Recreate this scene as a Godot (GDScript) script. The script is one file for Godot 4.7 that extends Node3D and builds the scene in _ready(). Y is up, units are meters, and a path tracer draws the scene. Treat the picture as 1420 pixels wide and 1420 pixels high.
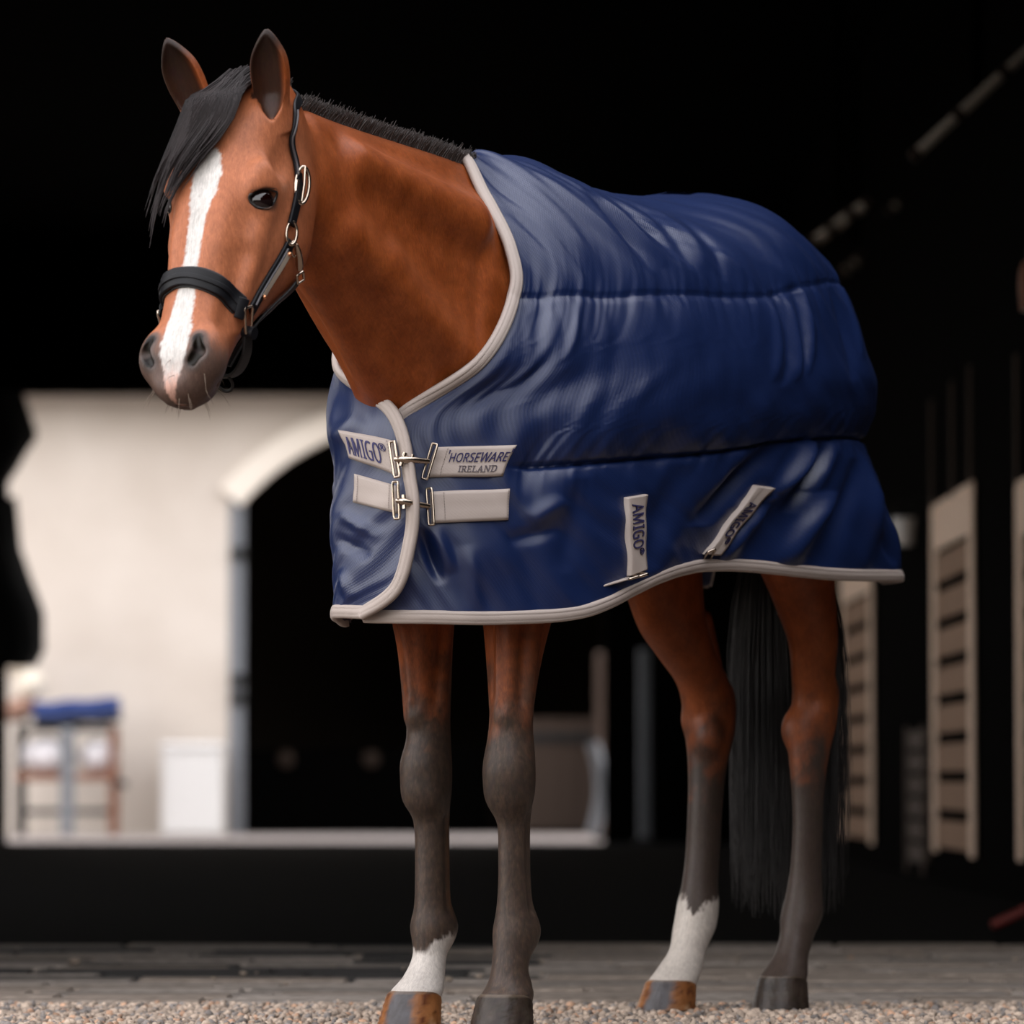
extends Node3D
# A bay horse in a navy stable blanket stands at the door of a dark barn.
# Horse space: x = the horse's left, y = up, z = forward; node "horse", "horse_blanket" and "halter" share that frame.

const HEADING := -27.97            # degrees the horse frame is turned about y
var HORSE := Transform3D(Basis(Vector3.UP, deg_to_rad(HEADING)), Vector3(-0.10, 0.0, 0.0))
var rng := RandomNumberGenerator.new()
var MATS := {}

func _ready() -> void:
	rng.seed = 4711
	setup_view()
	make_materials()
	build_setting()
	build_horse()
	build_blanket()
	build_halter()
	build_background()
	build_ground_detail()

func setup_view() -> void:
	var cam := Camera3D.new()
	cam.name = "camera"
	cam.position = Vector3(0.0, 0.48, 10.0)
	cam.rotation_degrees = Vector3(2.9016, 0.0, 0.0)
	cam.fov = 11.111
	var at := CameraAttributesPhysical.new()
	at.frustum_focal_length = 123.38
	at.frustum_focus_distance = 9.75
	at.frustum_near = 0.1
	at.frustum_far = 200.0
	at.exposure_aperture = 3.0
	cam.attributes = at
	add_child(cam)
	cam.current = true
	var env := Environment.new()
	env.background_mode = Environment.BG_SKY
	var sm := ProceduralSkyMaterial.new()
	sm.sky_top_color = Color(0.88, 0.88, 0.90)
	sm.sky_horizon_color = Color(0.94, 0.92, 0.89)
	sm.sky_curve = 0.2
	sm.ground_horizon_color = Color(0.42, 0.39, 0.36)
	sm.ground_bottom_color = Color(0.36, 0.33, 0.30)
	sm.sky_energy_multiplier = 1.0
	var sky := Sky.new()
	sky.sky_material = sm
	env.sky = sky
	env.tonemap_mode = Environment.TONE_MAPPER_LINEAR
	env.tonemap_exposure = 4.65
	env.sdfgi_enabled = true
	env.ssao_enabled = true
	env.ssil_enabled = true
	var we := WorldEnvironment.new()
	we.name = "world_environment"
	we.environment = env
	add_child(we)

# ---------------------------------------------------------------- helpers
var used := {}
func numbered(called: String) -> String:
	if not used.has(called):
		used[called] = 0
		return called
	used[called] += 1
	return "%s_%03d" % [called, used[called]]

func tag(o: Node, label := "", category := "", group := "", kind := "") -> Node:
	if label != "": o.set_meta("label", label)
	if category != "": o.set_meta("category", category)
	if group != "": o.set_meta("group", group)
	if kind != "": o.set_meta("kind", kind)
	return o

func thing(called: String, label: String, category: String, at := Transform3D(), group := "") -> Node3D:
	var o := Node3D.new()
	o.name = numbered(called)
	add_child(o)
	o.transform = at
	tag(o, label, category, group)
	return o

func obj(called: String, mesh: Mesh, mat: Material, parent: Node = self) -> MeshInstance3D:
	var m := MeshInstance3D.new()
	m.mesh = mesh
	m.material_override = mat
	m.name = numbered(called) if parent == self else called
	parent.add_child(m, true)
	return m

func struct(called: String, mesh: Mesh, mat: Material) -> MeshInstance3D:
	var m := obj(called, mesh, mat)
	m.set_meta("kind", "structure")
	return m

class MB:
	# collects indexed triangles; front faces run clockwise
	var v := PackedVector3Array()
	var n := PackedVector3Array()
	var c := PackedColorArray()
	var uv := PackedVector2Array()
	var ix := PackedInt32Array()
	var col := Color(1, 1, 1)
	func vert(p: Vector3, nn: Vector3, t := Vector2.ZERO) -> int:
		v.append(p); n.append(nn); c.append(col); uv.append(t)
		return v.size() - 1
	func tri(a: int, b: int, d: int) -> void:
		ix.append(a); ix.append(b); ix.append(d)
	func quad(a: int, b: int, d: int, e: int) -> void:
		ix.append(a); ix.append(b); ix.append(d); ix.append(a); ix.append(d); ix.append(e)
	func flat_quad(p0: Vector3, p1: Vector3, p2: Vector3, p3: Vector3) -> void:
		# corners counter-clockwise seen from outside
		var nn := (p1 - p0).cross(p2 - p0).normalized()
		var a := vert(p0, nn); var b := vert(p1, nn); var d := vert(p2, nn); var e := vert(p3, nn)
		quad(a, e, d, b)
	func box(at: Vector3, size: Vector3, bevel := 0.0, basis := Basis()) -> void:
		# a box whose twelve edges are chamfered
		var h := size * 0.5
		var bv := minf(bevel, minf(h.x, minf(h.y, h.z)) * 0.9)
		for ax in 3:
			for s: float in [-1.0, 1.0]:
				var i1 := (ax + 1) % 3
				var i2 := (ax + 2) % 3
				var ps: Array[Vector3] = []
				for k: Vector2 in [Vector2(-1, -1), Vector2(1, -1), Vector2(1, 1), Vector2(-1, 1)]:
					var p := Vector3.ZERO
					p[ax] = s * h[ax]
					p[i1] = k.x * (h[i1] - bv)
					p[i2] = k.y * (h[i2] - bv)
					ps.append(at + basis * p)
				if s > 0.0: flat_quad(ps[0], ps[1], ps[2], ps[3])
				else: flat_quad(ps[3], ps[2], ps[1], ps[0])
		if bv > 0.0:
			for ax in 3:
				var i1 := (ax + 1) % 3
				var i2 := (ax + 2) % 3
				for k: Vector2 in [Vector2(-1, -1), Vector2(1, -1), Vector2(1, 1), Vector2(-1, 1)]:
					var ps: Array[Vector3] = []
					for e: Vector2 in [Vector2(-1, 0), Vector2(1, 0), Vector2(1, 1), Vector2(-1, 1)]:
						var p := Vector3.ZERO
						p[ax] = e.x * (h[ax] - bv)
						p[i1] = k.x * (h[i1] - (bv if e.y > 0.5 else 0.0))
						p[i2] = k.y * (h[i2] - (0.0 if e.y > 0.5 else bv))
						ps.append(at + basis * p)
					var out := basis * (Vector3.ZERO + _axis(i1) * k.x + _axis(i2) * k.y)
					if (ps[1] - ps[0]).cross(ps[2] - ps[0]).dot(out) > 0.0: flat_quad(ps[0], ps[1], ps[2], ps[3])
					else: flat_quad(ps[3], ps[2], ps[1], ps[0])
			for sx: float in [-1.0, 1.0]:
				for sy: float in [-1.0, 1.0]:
					for sz: float in [-1.0, 1.0]:
						var a := at + basis * Vector3(sx * h.x, sy * (h.y - bv), sz * (h.z - bv))
						var b := at + basis * Vector3(sx * (h.x - bv), sy * h.y, sz * (h.z - bv))
						var d := at + basis * Vector3(sx * (h.x - bv), sy * (h.y - bv), sz * h.z)
						var nn := (basis * Vector3(sx, sy, sz)).normalized()
						if sx * sy * sz > 0.0: tri(vert(a, nn), vert(d, nn), vert(b, nn))
						else: tri(vert(a, nn), vert(b, nn), vert(d, nn))
	func _axis(i: int) -> Vector3:
		return [Vector3.RIGHT, Vector3.UP, Vector3.BACK][i]
	func sweep(path: PackedVector3Array, prof: PackedVector2Array, ups: PackedVector3Array, closed_prof := true, caps := true, scales := PackedFloat32Array(), loop := false) -> void:
		# prof x runs along (tangent x up), y along up; prof counter-clockwise
		var rows := path.size()
		var m := prof.size()
		var base := v.size()
		for i in rows:
			var t: Vector3
			if loop: t = path[(i + 1) % rows] - path[(i - 1 + rows) % rows]
			else: t = path[mini(i + 1, rows - 1)] - path[maxi(i - 1, 0)]
			t = t.normalized()
			var u := ups[mini(i, ups.size() - 1)]
			var side := t.cross(u).normalized()
			u = side.cross(t).normalized()
			var sc := scales[i] if scales.size() else 1.0
			for k in m:
				var e := prof[(k + 1) % m] - prof[(k - 1 + m) % m]
				var nn := Vector2(e.y, -e.x).normalized()
				vert(path[i] + (side * prof[k].x + u * prof[k].y) * sc, (side * nn.x + u * nn.y).normalized(), Vector2(float(k) / m, float(i)))
		var last := m if closed_prof else m - 1
		var rr := rows if loop else rows - 1
		for i in rr:
			var i2 := (i + 1) % rows
			for k in last:
				var k2 := (k + 1) % m
				quad(base + i * m + k, base + i * m + k2, base + i2 * m + k2, base + i2 * m + k)
		if caps and not loop:
			for e in 2:
				var i := 0 if e == 0 else rows - 1
				var mid := Vector3.ZERO
				for k in m: mid += v[base + i * m + k]
				mid /= m
				var t := (path[mini(i + 1, rows - 1)] - path[maxi(i - 1, 0)]).normalized() * (-1.0 if e == 0 else 1.0)
				var cc := vert(mid, t)
				var ring: Array[int] = []
				for k in m: ring.append(vert(v[base + i * m + k], t))
				for k in m:
					if e == 0: tri(cc, ring[(k + 1) % m], ring[k])
					else: tri(cc, ring[k], ring[(k + 1) % m])
	func tube(path: PackedVector3Array, r: float, sides := 8, loop := false, scales := PackedFloat32Array()) -> void:
		var prof := PackedVector2Array()
		for k in sides: prof.append(Vector2.from_angle(TAU * k / sides) * r)
		var ups := PackedVector3Array()
		var u := Vector3.UP
		for i in path.size():
			var t: Vector3 = (path[(i + 1) % path.size()] - path[i]) if (loop or i < path.size() - 1) else path[i] - path[i - 1]
			t = t.normalized()
			if i == 0 and absf(t.y) > 0.8: u = Vector3.BACK
			u = (u - t * u.dot(t)).normalized()
			ups.append(u)
		sweep(path, prof, ups, true, true, scales, loop)
	func ellipsoid(at: Vector3, r: Vector3, basis := Basis(), rings := 8, segs := 12) -> void:
		var base := v.size()
		for i in rings + 1:
			var th := PI * i / rings
			for k in segs + 1:
				var ph := TAU * k / segs
				var d := Vector3(sin(th) * cos(ph), cos(th), sin(th) * sin(ph))
				vert(at + basis * (d * r), (basis * (d / r)).normalized(), Vector2(float(k) / segs, float(i) / rings))
		var w := segs + 1
		for i in rings:
			for k in segs:
				var a := base + i * w + k
				quad(a, a + w, a + w + 1, a + 1)
	func lathe(at: Vector3, prof: PackedVector2Array, segs := 24, basis := Basis()) -> void:
		# prof: (radius, height) from bottom to top
		var base := v.size()
		var m := prof.size()
		for k in segs + 1:
			var ph := TAU * k / segs
			for i in m:
				var e := prof[mini(i + 1, m - 1)] - prof[maxi(i - 1, 0)]
				var nn := Vector2(e.y, -e.x).normalized()
				vert(at + basis * Vector3(cos(ph) * prof[i].x, prof[i].y, sin(ph) * prof[i].x), (basis * Vector3(cos(ph) * nn.x, nn.y, sin(ph) * nn.x)).normalized(), Vector2(float(k) / segs, float(i) / m))
		for k in segs:
			for i in m - 1:
				var a := base + k * m + i
				quad(a, a + m, a + m + 1, a + 1)
	func mesh() -> ArrayMesh:
		var arr := []
		arr.resize(Mesh.ARRAY_MAX)
		arr[Mesh.ARRAY_VERTEX] = v
		arr[Mesh.ARRAY_NORMAL] = n
		arr[Mesh.ARRAY_COLOR] = c
		arr[Mesh.ARRAY_TEX_UV] = uv
		arr[Mesh.ARRAY_INDEX] = ix
		var am := ArrayMesh.new()
		am.add_surface_from_arrays(Mesh.PRIMITIVE_TRIANGLES, arr)
		return am

func catmull(pts: PackedVector3Array, per: int) -> PackedVector3Array:
	var out := PackedVector3Array()
	var m := pts.size()
	for i in m - 1:
		for k in per:
			out.append(pts[i].cubic_interpolate(pts[i + 1], pts[maxi(i - 1, 0)], pts[mini(i + 2, m - 1)], float(k) / per))
	out.append(pts[m - 1])
	return out

func rect_prof(w: float, h: float, r: float) -> PackedVector2Array:
	# rounded rectangle, counter-clockwise
	var out := PackedVector2Array()
	for q in 4:
		var c := Vector2((w * 0.5 - r) * (1.0 if q == 0 or q == 3 else -1.0), (h * 0.5 - r) * (1.0 if q < 2 else -1.0))
		for k in 3:
			out.append(c + Vector2.from_angle(PI * 0.5 * q + PI * 0.25 * k) * r)
	return out

# ---------------------------------------------------------------- materials
func noise_tex(freq: float, seed_: int, size := 256, octaves := 3, ramp: Gradient = null, kind := FastNoiseLite.TYPE_SIMPLEX_SMOOTH) -> NoiseTexture2D:
	var f := FastNoiseLite.new()
	f.noise_type = kind
	f.seed = seed_
	f.frequency = freq
	f.fractal_octaves = octaves
	var t := NoiseTexture2D.new()
	t.width = size
	t.height = size
	t.seamless = true
	t.noise = f
	if ramp: t.color_ramp = ramp
	return t

func ramp2(a: Color, b: Color) -> Gradient:
	var g := Gradient.new()
	g.set_color(0, a)
	g.set_color(1, b)
	return g

func mat(called: String, c: Color, rough := 0.8, metal := 0.0) -> StandardMaterial3D:
	var m := StandardMaterial3D.new()
	m.resource_name = called
	m.albedo_color = c
	m.roughness = rough
	m.metallic = metal
	MATS[called] = m
	return m

func textured(m: StandardMaterial3D, tex: Texture2D, scale: float, bump: Texture2D = null, bump_cm := 0.0) -> StandardMaterial3D:
	m.albedo_texture = tex
	m.uv1_triplanar = true
	m.uv1_scale = Vector3.ONE * scale
	if bump:
		m.heightmap_enabled = true
		m.heightmap_texture = bump
		m.heightmap_scale = bump_cm
	return m

func hair_image(w: int, h: int, streaks: int, lo: float, seed_: int) -> ImageTexture:
	# short hair lying downwards: many little streaks
	var r := RandomNumberGenerator.new()
	r.seed = seed_
	var im := Image.create(w, h, false, Image.FORMAT_RGB8)
	im.fill(Color(0.8, 0.8, 0.8))
	for i in streaks:
		var x := r.randi() % w
		var y := r.randi() % h
		var l := r.randi_range(6, 18)
		var g := r.randf_range(lo, 1.0)
		for k in l:
			var xx := (x + int(k * 0.15)) % w
			var yy := (y + k) % h
			im.set_pixel(xx, yy, im.get_pixel(xx, yy).lerp(Color(g, g, g), 0.55))
	return ImageTexture.create_from_image(im)

func weave_image(dark: float) -> ImageTexture:
	# twill: short diagonal ribs
	var im := Image.create(64, 64, false, Image.FORMAT_RGB8)
	for y in 64:
		for x in 64:
			var a := sin(TAU * (x + y) / 8.0) * 0.5 + 0.5
			var b := sin(TAU * (x - y) / 16.0) * 0.5 + 0.5
			var g := lerpf(dark, 1.0, clampf(a * 0.75 + b * 0.35, 0.0, 1.0))
			im.set_pixel(x, y, Color(g, g, g))
	return ImageTexture.create_from_image(im)

func make_materials() -> void:
	var coat := mat("coat", Color(1, 1, 1), 0.47)
	coat.vertex_color_use_as_albedo = true
	coat.metallic_specular = 0.33
	textured(coat, hair_image(256, 256, 5000, 0.62, 3), 5.0, hair_image(256, 256, 5000, 0.2, 5), 0.05)
	var hoof := mat("hoof", Color(1, 1, 1), 0.40)
	hoof.vertex_color_use_as_albedo = true
	hoof.metallic_specular = 0.36
	textured(hoof, noise_tex(0.04, 51, 128, 4, ramp2(Color(0.7, 0.66, 0.62), Color(1, 1, 1))), 6.0, noise_tex(0.1, 52, 128, 3), 0.12)
	var forelock := mat("hair_black", Color(0.135, 0.11, 0.11), 0.5)
	forelock.vertex_color_use_as_albedo = true
	forelock.metallic_specular = 0.3
	mat("hair_mane", Color(0.30, 0.27, 0.26), 0.45).vertex_color_use_as_albedo = true
	mat("hair_tail", Color(0.11, 0.09, 0.085), 0.5).vertex_color_use_as_albedo = true
	var eye := mat("eye", Color(1, 1, 1), 0.10)
	eye.vertex_color_use_as_albedo = true
	eye.clearcoat_enabled = true
	eye.clearcoat = 0.3
	eye.clearcoat_roughness = 0.02
	mat("lid_skin", Color(0.30, 0.20, 0.145), 0.5)
	mat("whisker", Color(0.45, 0.38, 0.32), 0.6)
	mat("eyelid", Color(0.09, 0.07, 0.06), 0.4)
	# blanket
	var navy := mat("navy", Color(0.060, 0.132, 0.298), 0.36)
	navy.uv1_scale = Vector3(46, 27, 1)
	navy.albedo_texture = weave_image(0.8)
	navy.heightmap_enabled = true
	navy.heightmap_texture = weave_image(0.0)
	navy.heightmap_scale = 0.03
	navy.metallic_specular = 0.56
	mat("lining", Color(0.07, 0.08, 0.12), 0.8)
	var tape := mat("tape", Color(0.64, 0.59, 0.56), 0.62)
	tape.uv1_triplanar = true
	tape.uv1_scale = Vector3.ONE * 40.0
	tape.heightmap_enabled = true
	tape.heightmap_texture = weave_image(0.0)
	tape.heightmap_scale = 0.02
	mat("print", Color(0.16, 0.15, 0.33), 0.7)
	mat("print_grey", Color(0.33, 0.30, 0.32), 0.7)
	mat("thread", Color(0.50, 0.46, 0.44), 0.7)
	mat("steel", Color(0.72, 0.66, 0.60), 0.22, 1.0)
	mat("leather", Color(0.045, 0.046, 0.062), 0.5).metallic_specular = 0.32
	mat("leather_pad", Color(0.055, 0.052, 0.06), 0.55)
	mat("leather_edge", Color(0.28, 0.27, 0.28), 0.5)
	mat("copper", Color(0.85, 0.58, 0.42), 0.3, 1.0)
	# setting
	var paver := mat("paver", Color(0.54, 0.49, 0.445), 0.82)
	textured(paver, noise_tex(0.03, 11, 256, 5, ramp2(Color(0.62, 0.6, 0.58), Color(1, 1, 1))), 2.0, noise_tex(0.08, 12, 256, 4), 0.25)
	paver.uv1_world_triplanar = true
	var paver2 := paver.duplicate()
	paver2.albedo_color = Color(0.49, 0.455, 0.425)
	MATS["paver_dark"] = paver2
	var paver3 := paver.duplicate()
	paver3.albedo_color = Color(0.60, 0.56, 0.525)
	MATS["paver_pale"] = paver3
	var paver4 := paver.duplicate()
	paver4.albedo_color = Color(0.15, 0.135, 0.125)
	MATS["paver_darkest"] = paver4
	mat("joint", Color(0.16, 0.14, 0.125), 0.95)
	var gravel := mat("gravel", Color(0.50, 0.43, 0.375), 0.95)
	textured(gravel, noise_tex(0.12, 21, 256, 4, ramp2(Color(0.5, 0.47, 0.45), Color(1, 1, 1))), 3.0, noise_tex(0.16, 22, 256, 3), 0.8)
	var stone := mat("stone", Color(1, 1, 1), 0.9)
	stone.vertex_color_use_as_albedo = true
	stone.albedo_texture = noise_tex(0.05, 23, 128, 4, ramp2(Color(0.7, 0.68, 0.66), Color(1, 1, 1)))
	stone.uv1_triplanar = true
	stone.uv1_scale = Vector3.ONE * 30.0
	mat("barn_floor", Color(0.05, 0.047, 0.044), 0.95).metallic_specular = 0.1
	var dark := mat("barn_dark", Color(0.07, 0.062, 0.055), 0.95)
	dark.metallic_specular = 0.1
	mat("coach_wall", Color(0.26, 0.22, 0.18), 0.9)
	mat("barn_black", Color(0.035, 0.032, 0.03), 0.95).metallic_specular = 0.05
	var plaster := mat("plaster", Color(0.825, 0.785, 0.745), 0.9)
	textured(plaster, noise_tex(0.01, 31, 256, 5, ramp2(Color(0.93, 0.92, 0.91), Color(1, 1, 1))), 0.3, noise_tex(0.1, 32, 256, 3), 0.1)
	mat("rear_screen", Color(0.16, 0.2, 0.11), 0.9)
	mat("white_paint", Color(0.85, 0.84, 0.83), 0.5)
	mat("trim_white", Color(0.90, 0.86, 0.81), 0.7)
	mat("grey_metal", Color(0.45, 0.46, 0.48), 0.45, 0.2)
	mat("yard", Color(0.56, 0.52, 0.50), 0.9)
	var wood := mat("board", Color(0.60, 0.465, 0.36), 0.75)
	textured(wood, noise_tex(0.02, 41, 256, 4, ramp2(Color(0.7, 0.66, 0.62), Color(1, 1, 1))), 1.5)
	mat("stile", Color(0.86, 0.745, 0.655), 0.7)
	mat("brown_wood", Color(0.46, 0.28, 0.19), 0.7)
	mat("dim_wood", Color(0.24, 0.18, 0.14), 0.8)
	mat("pale_pipe", Color(0.90, 0.85, 0.80), 0.5)
	mat("plate", Color(0.82, 0.77, 0.70), 0.42, 0.55)
	mat("galvanized", Color(0.80, 0.74, 0.68), 0.38, 1.0)
	mat("dark_iron", Color(0.10, 0.10, 0.10), 0.55, 0.3)
	mat("blue_cloth", Color(0.17, 0.25, 0.47), 0.8)
	mat("navy_cloth", Color(0.07, 0.09, 0.17), 0.85)
	mat("white_cloth", Color(0.86, 0.84, 0.85), 0.85)
	mat("cream_cloth", Color(0.84, 0.80, 0.74), 0.85)
	mat("tan_cloth", Color(0.55, 0.42, 0.36), 0.85)
	mat("dim_tan", Color(0.36, 0.29, 0.25), 0.8)
	mat("black_cloth", Color(0.03, 0.03, 0.032), 0.9)
	mat("red_paint", Color(0.42, 0.13, 0.10), 0.5)
	var glass := mat("glass", Color(0.9, 0.95, 0.95, 0.12), 0.02)
	glass.transparency = BaseMaterial3D.TRANSPARENCY_ALPHA
	MATS["glass"] = glass

# ---------------------------------------------------------------- the place
func boxmesh(at: Vector3, size: Vector3, bevel := 0.0) -> ArrayMesh:
	var m := MB.new()
	m.box(at, size, bevel)
	return m.mesh()

func span(x0: float, x1: float, y0: float, y1: float, z0: float, z1: float, bevel := 0.0) -> ArrayMesh:
	return boxmesh(Vector3(x0 + x1, y0 + y1, z0 + z1) * 0.5, Vector3(absf(x1 - x0), absf(y1 - y0), absf(z1 - z0)), bevel)

func build_setting() -> void:
	# ground: gravel yard in front, a strip of pavers in the doorway, dark barn floor, far courtyard
	struct("floor", span(-9, 9, -.3, -.012, -1.32, 14.0), MATS.gravel)
	var strip := struct("floor_paving", span(-3.4, 2.4, -.3, -.014, -5.25, -1.32), MATS.joint)
	var z := -1.34
	var row := 0
	while z > -5.15:
		var d := 0.20
		var x := -2.4 - rng.randf() * 0.4
		while x < 2.3:
			var w := rng.randf_range(0.36, 0.62)
			var h := rng.randf_range(-0.003, 0.005) + (0.004 if row == 0 else 0.0)
			var pm: Material = [MATS.paver, MATS.paver_dark, MATS.paver_pale, MATS.paver][rng.randi() % 4]
			if z < -2.6 and x < -0.35 and rng.randf() < .55: pm = MATS.paver_darkest  # many slabs at the rear left take the darkest tone
			if x + w > -2.2 and x < 2.0:
				var b := MB.new()
				b.box(Vector3.ZERO, Vector3(w - .014, .06, d - .014), .006)
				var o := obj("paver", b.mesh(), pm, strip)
				o.position = Vector3(x + w * .5, -.03 + h, z - d * .5)
				o.rotation_degrees = Vector3(rng.randf_range(-.5, .5), rng.randf_range(-.5, .5), rng.randf_range(-.3, .3))
			x += w
		z -= d
		row += 1
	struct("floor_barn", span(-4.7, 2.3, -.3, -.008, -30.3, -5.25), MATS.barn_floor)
	struct("floor_yard", span(-12, 8, -.3, -.006, -36.2, -30.3), MATS.yard)
	# barn: walls with thickness, ceiling, door openings front and back
	var m := MB.new()
	for q: Array in [[-7.0, -1.9, -.3, 4.9], [1.95, 7.0, -.3, 4.9], [-1.9, 1.95, 3.4, 4.9]]:
		m.box(Vector3((q[0] + q[1]) * .5, (q[2] + q[3]) * .5, -1.75), Vector3(q[1] - q[0], q[3] - q[2], .4))
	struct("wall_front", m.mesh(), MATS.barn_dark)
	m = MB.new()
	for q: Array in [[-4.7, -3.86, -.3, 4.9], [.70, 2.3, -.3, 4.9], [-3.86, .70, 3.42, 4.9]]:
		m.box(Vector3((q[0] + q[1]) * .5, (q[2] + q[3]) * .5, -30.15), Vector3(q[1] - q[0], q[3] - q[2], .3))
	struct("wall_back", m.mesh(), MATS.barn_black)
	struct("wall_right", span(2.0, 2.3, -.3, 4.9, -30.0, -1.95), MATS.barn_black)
	# left wall; its five windows are unseen, added to light the stalls
	m = MB.new()
	m.box(Vector3(-4.55, .4, -15.98), Vector3(.3, 1.4, 28.06))
	m.box(Vector3(-4.55, 4.4, -15.98), Vector3(.3, 1.0, 28.06))
	var edges := [-1.95, -8.0, -11.4, -12.0, -15.4, -16.0, -19.4, -20.0, -23.4, -24.0, -27.4, -30.0]
	for i in 6:
		var a: float = edges[i * 2]
		var b: float = edges[i * 2 + 1]
		m.box(Vector3(-4.55, 2.5, (a + b) * .5), Vector3(.3, 2.8, absf(a - b)))
	struct("wall_left", m.mesh(), MATS.barn_black)
	for i in 5:
		var a: float = edges[i * 2 + 1]
		var b: float = edges[i * 2 + 2]
		m = MB.new()
		for zz: float in [a - .03, b + .03, (a + b) * .5]: m.box(Vector3(-4.55, 2.5, zz), Vector3(.12, 2.8, .06), .006)
		for yy: float in [1.13, 3.87]: m.box(Vector3(-4.55, yy, (a + b) * .5), Vector3(.12, .06, absf(a - b) - .06), .006)
		var w := struct("window_added_%d" % (i + 1), m.mesh(), MATS.stile)
		obj("pane", span(-4.553, -4.547, 1.16, 3.84, a - .06, (a + b) * .5 + .03), MATS.glass, w)
		obj("pane", span(-4.553, -4.547, 1.16, 3.84, (a + b) * .5 - .03, b + .06), MATS.glass, w)
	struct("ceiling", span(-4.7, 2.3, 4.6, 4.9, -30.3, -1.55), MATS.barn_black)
	# far building across the courtyard, with an arched doorway
	var jl := -2.457
	var jr := 0.86
	var cx := (jl + jr) * .5
	var hw := (jr - jl) * .5
	var rise := 0.78
	var spring := 2.94
	var rad := (hw * hw + rise * rise) / (2.0 * rise)
	var arc := PackedVector2Array()
	for i in 33:
		var x := lerpf(-hw, hw, i / 32.0)
		arc.append(Vector2(cx + x, spring + sqrt(rad * rad - x * x) - (rad - rise)))
	m = MB.new()
	m.box(Vector3(-7.0, 3.2, -36.2), Vector3((-7.0 - jl) * -2.0, 7.0, .4))
	m.box(Vector3((jr + 8.0) * .5, 3.2, -36.2), Vector3(8.0 - jr, 7.0, .4))
	for i in 32:
		var a := arc[i]
		var b := arc[i + 1]
		m.flat_quad(Vector3(a.x, a.y, -36), Vector3(b.x, b.y, -36), Vector3(b.x, 6.7, -36), Vector3(a.x, 6.7, -36))
		m.flat_quad(Vector3(b.x, b.y, -36), Vector3(a.x, a.y, -36), Vector3(a.x, a.y, -36.4), Vector3(b.x, b.y, -36.4))
		m.flat_quad(Vector3(b.x, b.y, -36.4), Vector3(a.x, a.y, -36.4), Vector3(a.x, 6.7, -36.4), Vector3(b.x, 6.7, -36.4))
	struct("wall_courtyard", m.mesh(), MATS.plaster)
	struct("trim_added_3", span(-8, 5, 3.86, 4.0, -36.0, -35.35, .02), MATS.dim_wood)     # unseen eaves, added to darken the top of the courtyard wall
	# moulding round the arch
	m = MB.new()
	var path := PackedVector3Array()
	var ups := PackedVector3Array()
	for i in 33:
		path.append(Vector3(arc[i].x, arc[i].y, -35.98))
		ups.append(Vector3.BACK)
	m.sweep(path, rect_prof(.24, .14, .02), ups)
	struct("trim_1", m.mesh(), MATS.trim_white)
	# the frame the door leaf closes on
	m = MB.new()
	m.box(Vector3(jl + .05, 1.46, -36.06), Vector3(.13, 2.94, .16), .012)
	var fr := struct("trim_2", m.mesh(), MATS.grey_metal)
	for yy: float in [1.18, 1.34, 2.45]:
		obj("hinge", span(jl + .0, jl + .13, yy - .05, yy + .05, -35.98, -35.93, .008), MATS.dark_iron, fr)
	# dark room behind the arch
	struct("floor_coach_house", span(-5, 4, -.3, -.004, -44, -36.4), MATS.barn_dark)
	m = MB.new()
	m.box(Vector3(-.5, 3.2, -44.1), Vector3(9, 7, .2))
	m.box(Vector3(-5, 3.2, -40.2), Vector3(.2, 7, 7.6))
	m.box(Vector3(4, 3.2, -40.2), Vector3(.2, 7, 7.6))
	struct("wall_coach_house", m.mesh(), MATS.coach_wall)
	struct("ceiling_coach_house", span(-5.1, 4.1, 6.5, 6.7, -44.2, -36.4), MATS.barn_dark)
	# added unseen to block low light: right wall and hedge behind the viewer
	struct("wall_added_right", span(4.2, 4.6, -.3, 6.6, -1.55, 13.0), MATS.barn_dark)
	struct("wall_added_rear", span(-9, 9, -.3, 3.6, 14.0, 14.8), MATS.rear_screen)

# ---------------------------------------------------------------- the horse: one field, one skin
class Prim:
	var lo: Vector3
	var hi: Vector3
	var k := 0.03
	var cut := false
	func d(_p: Vector3) -> float:
		return 1e3

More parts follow.
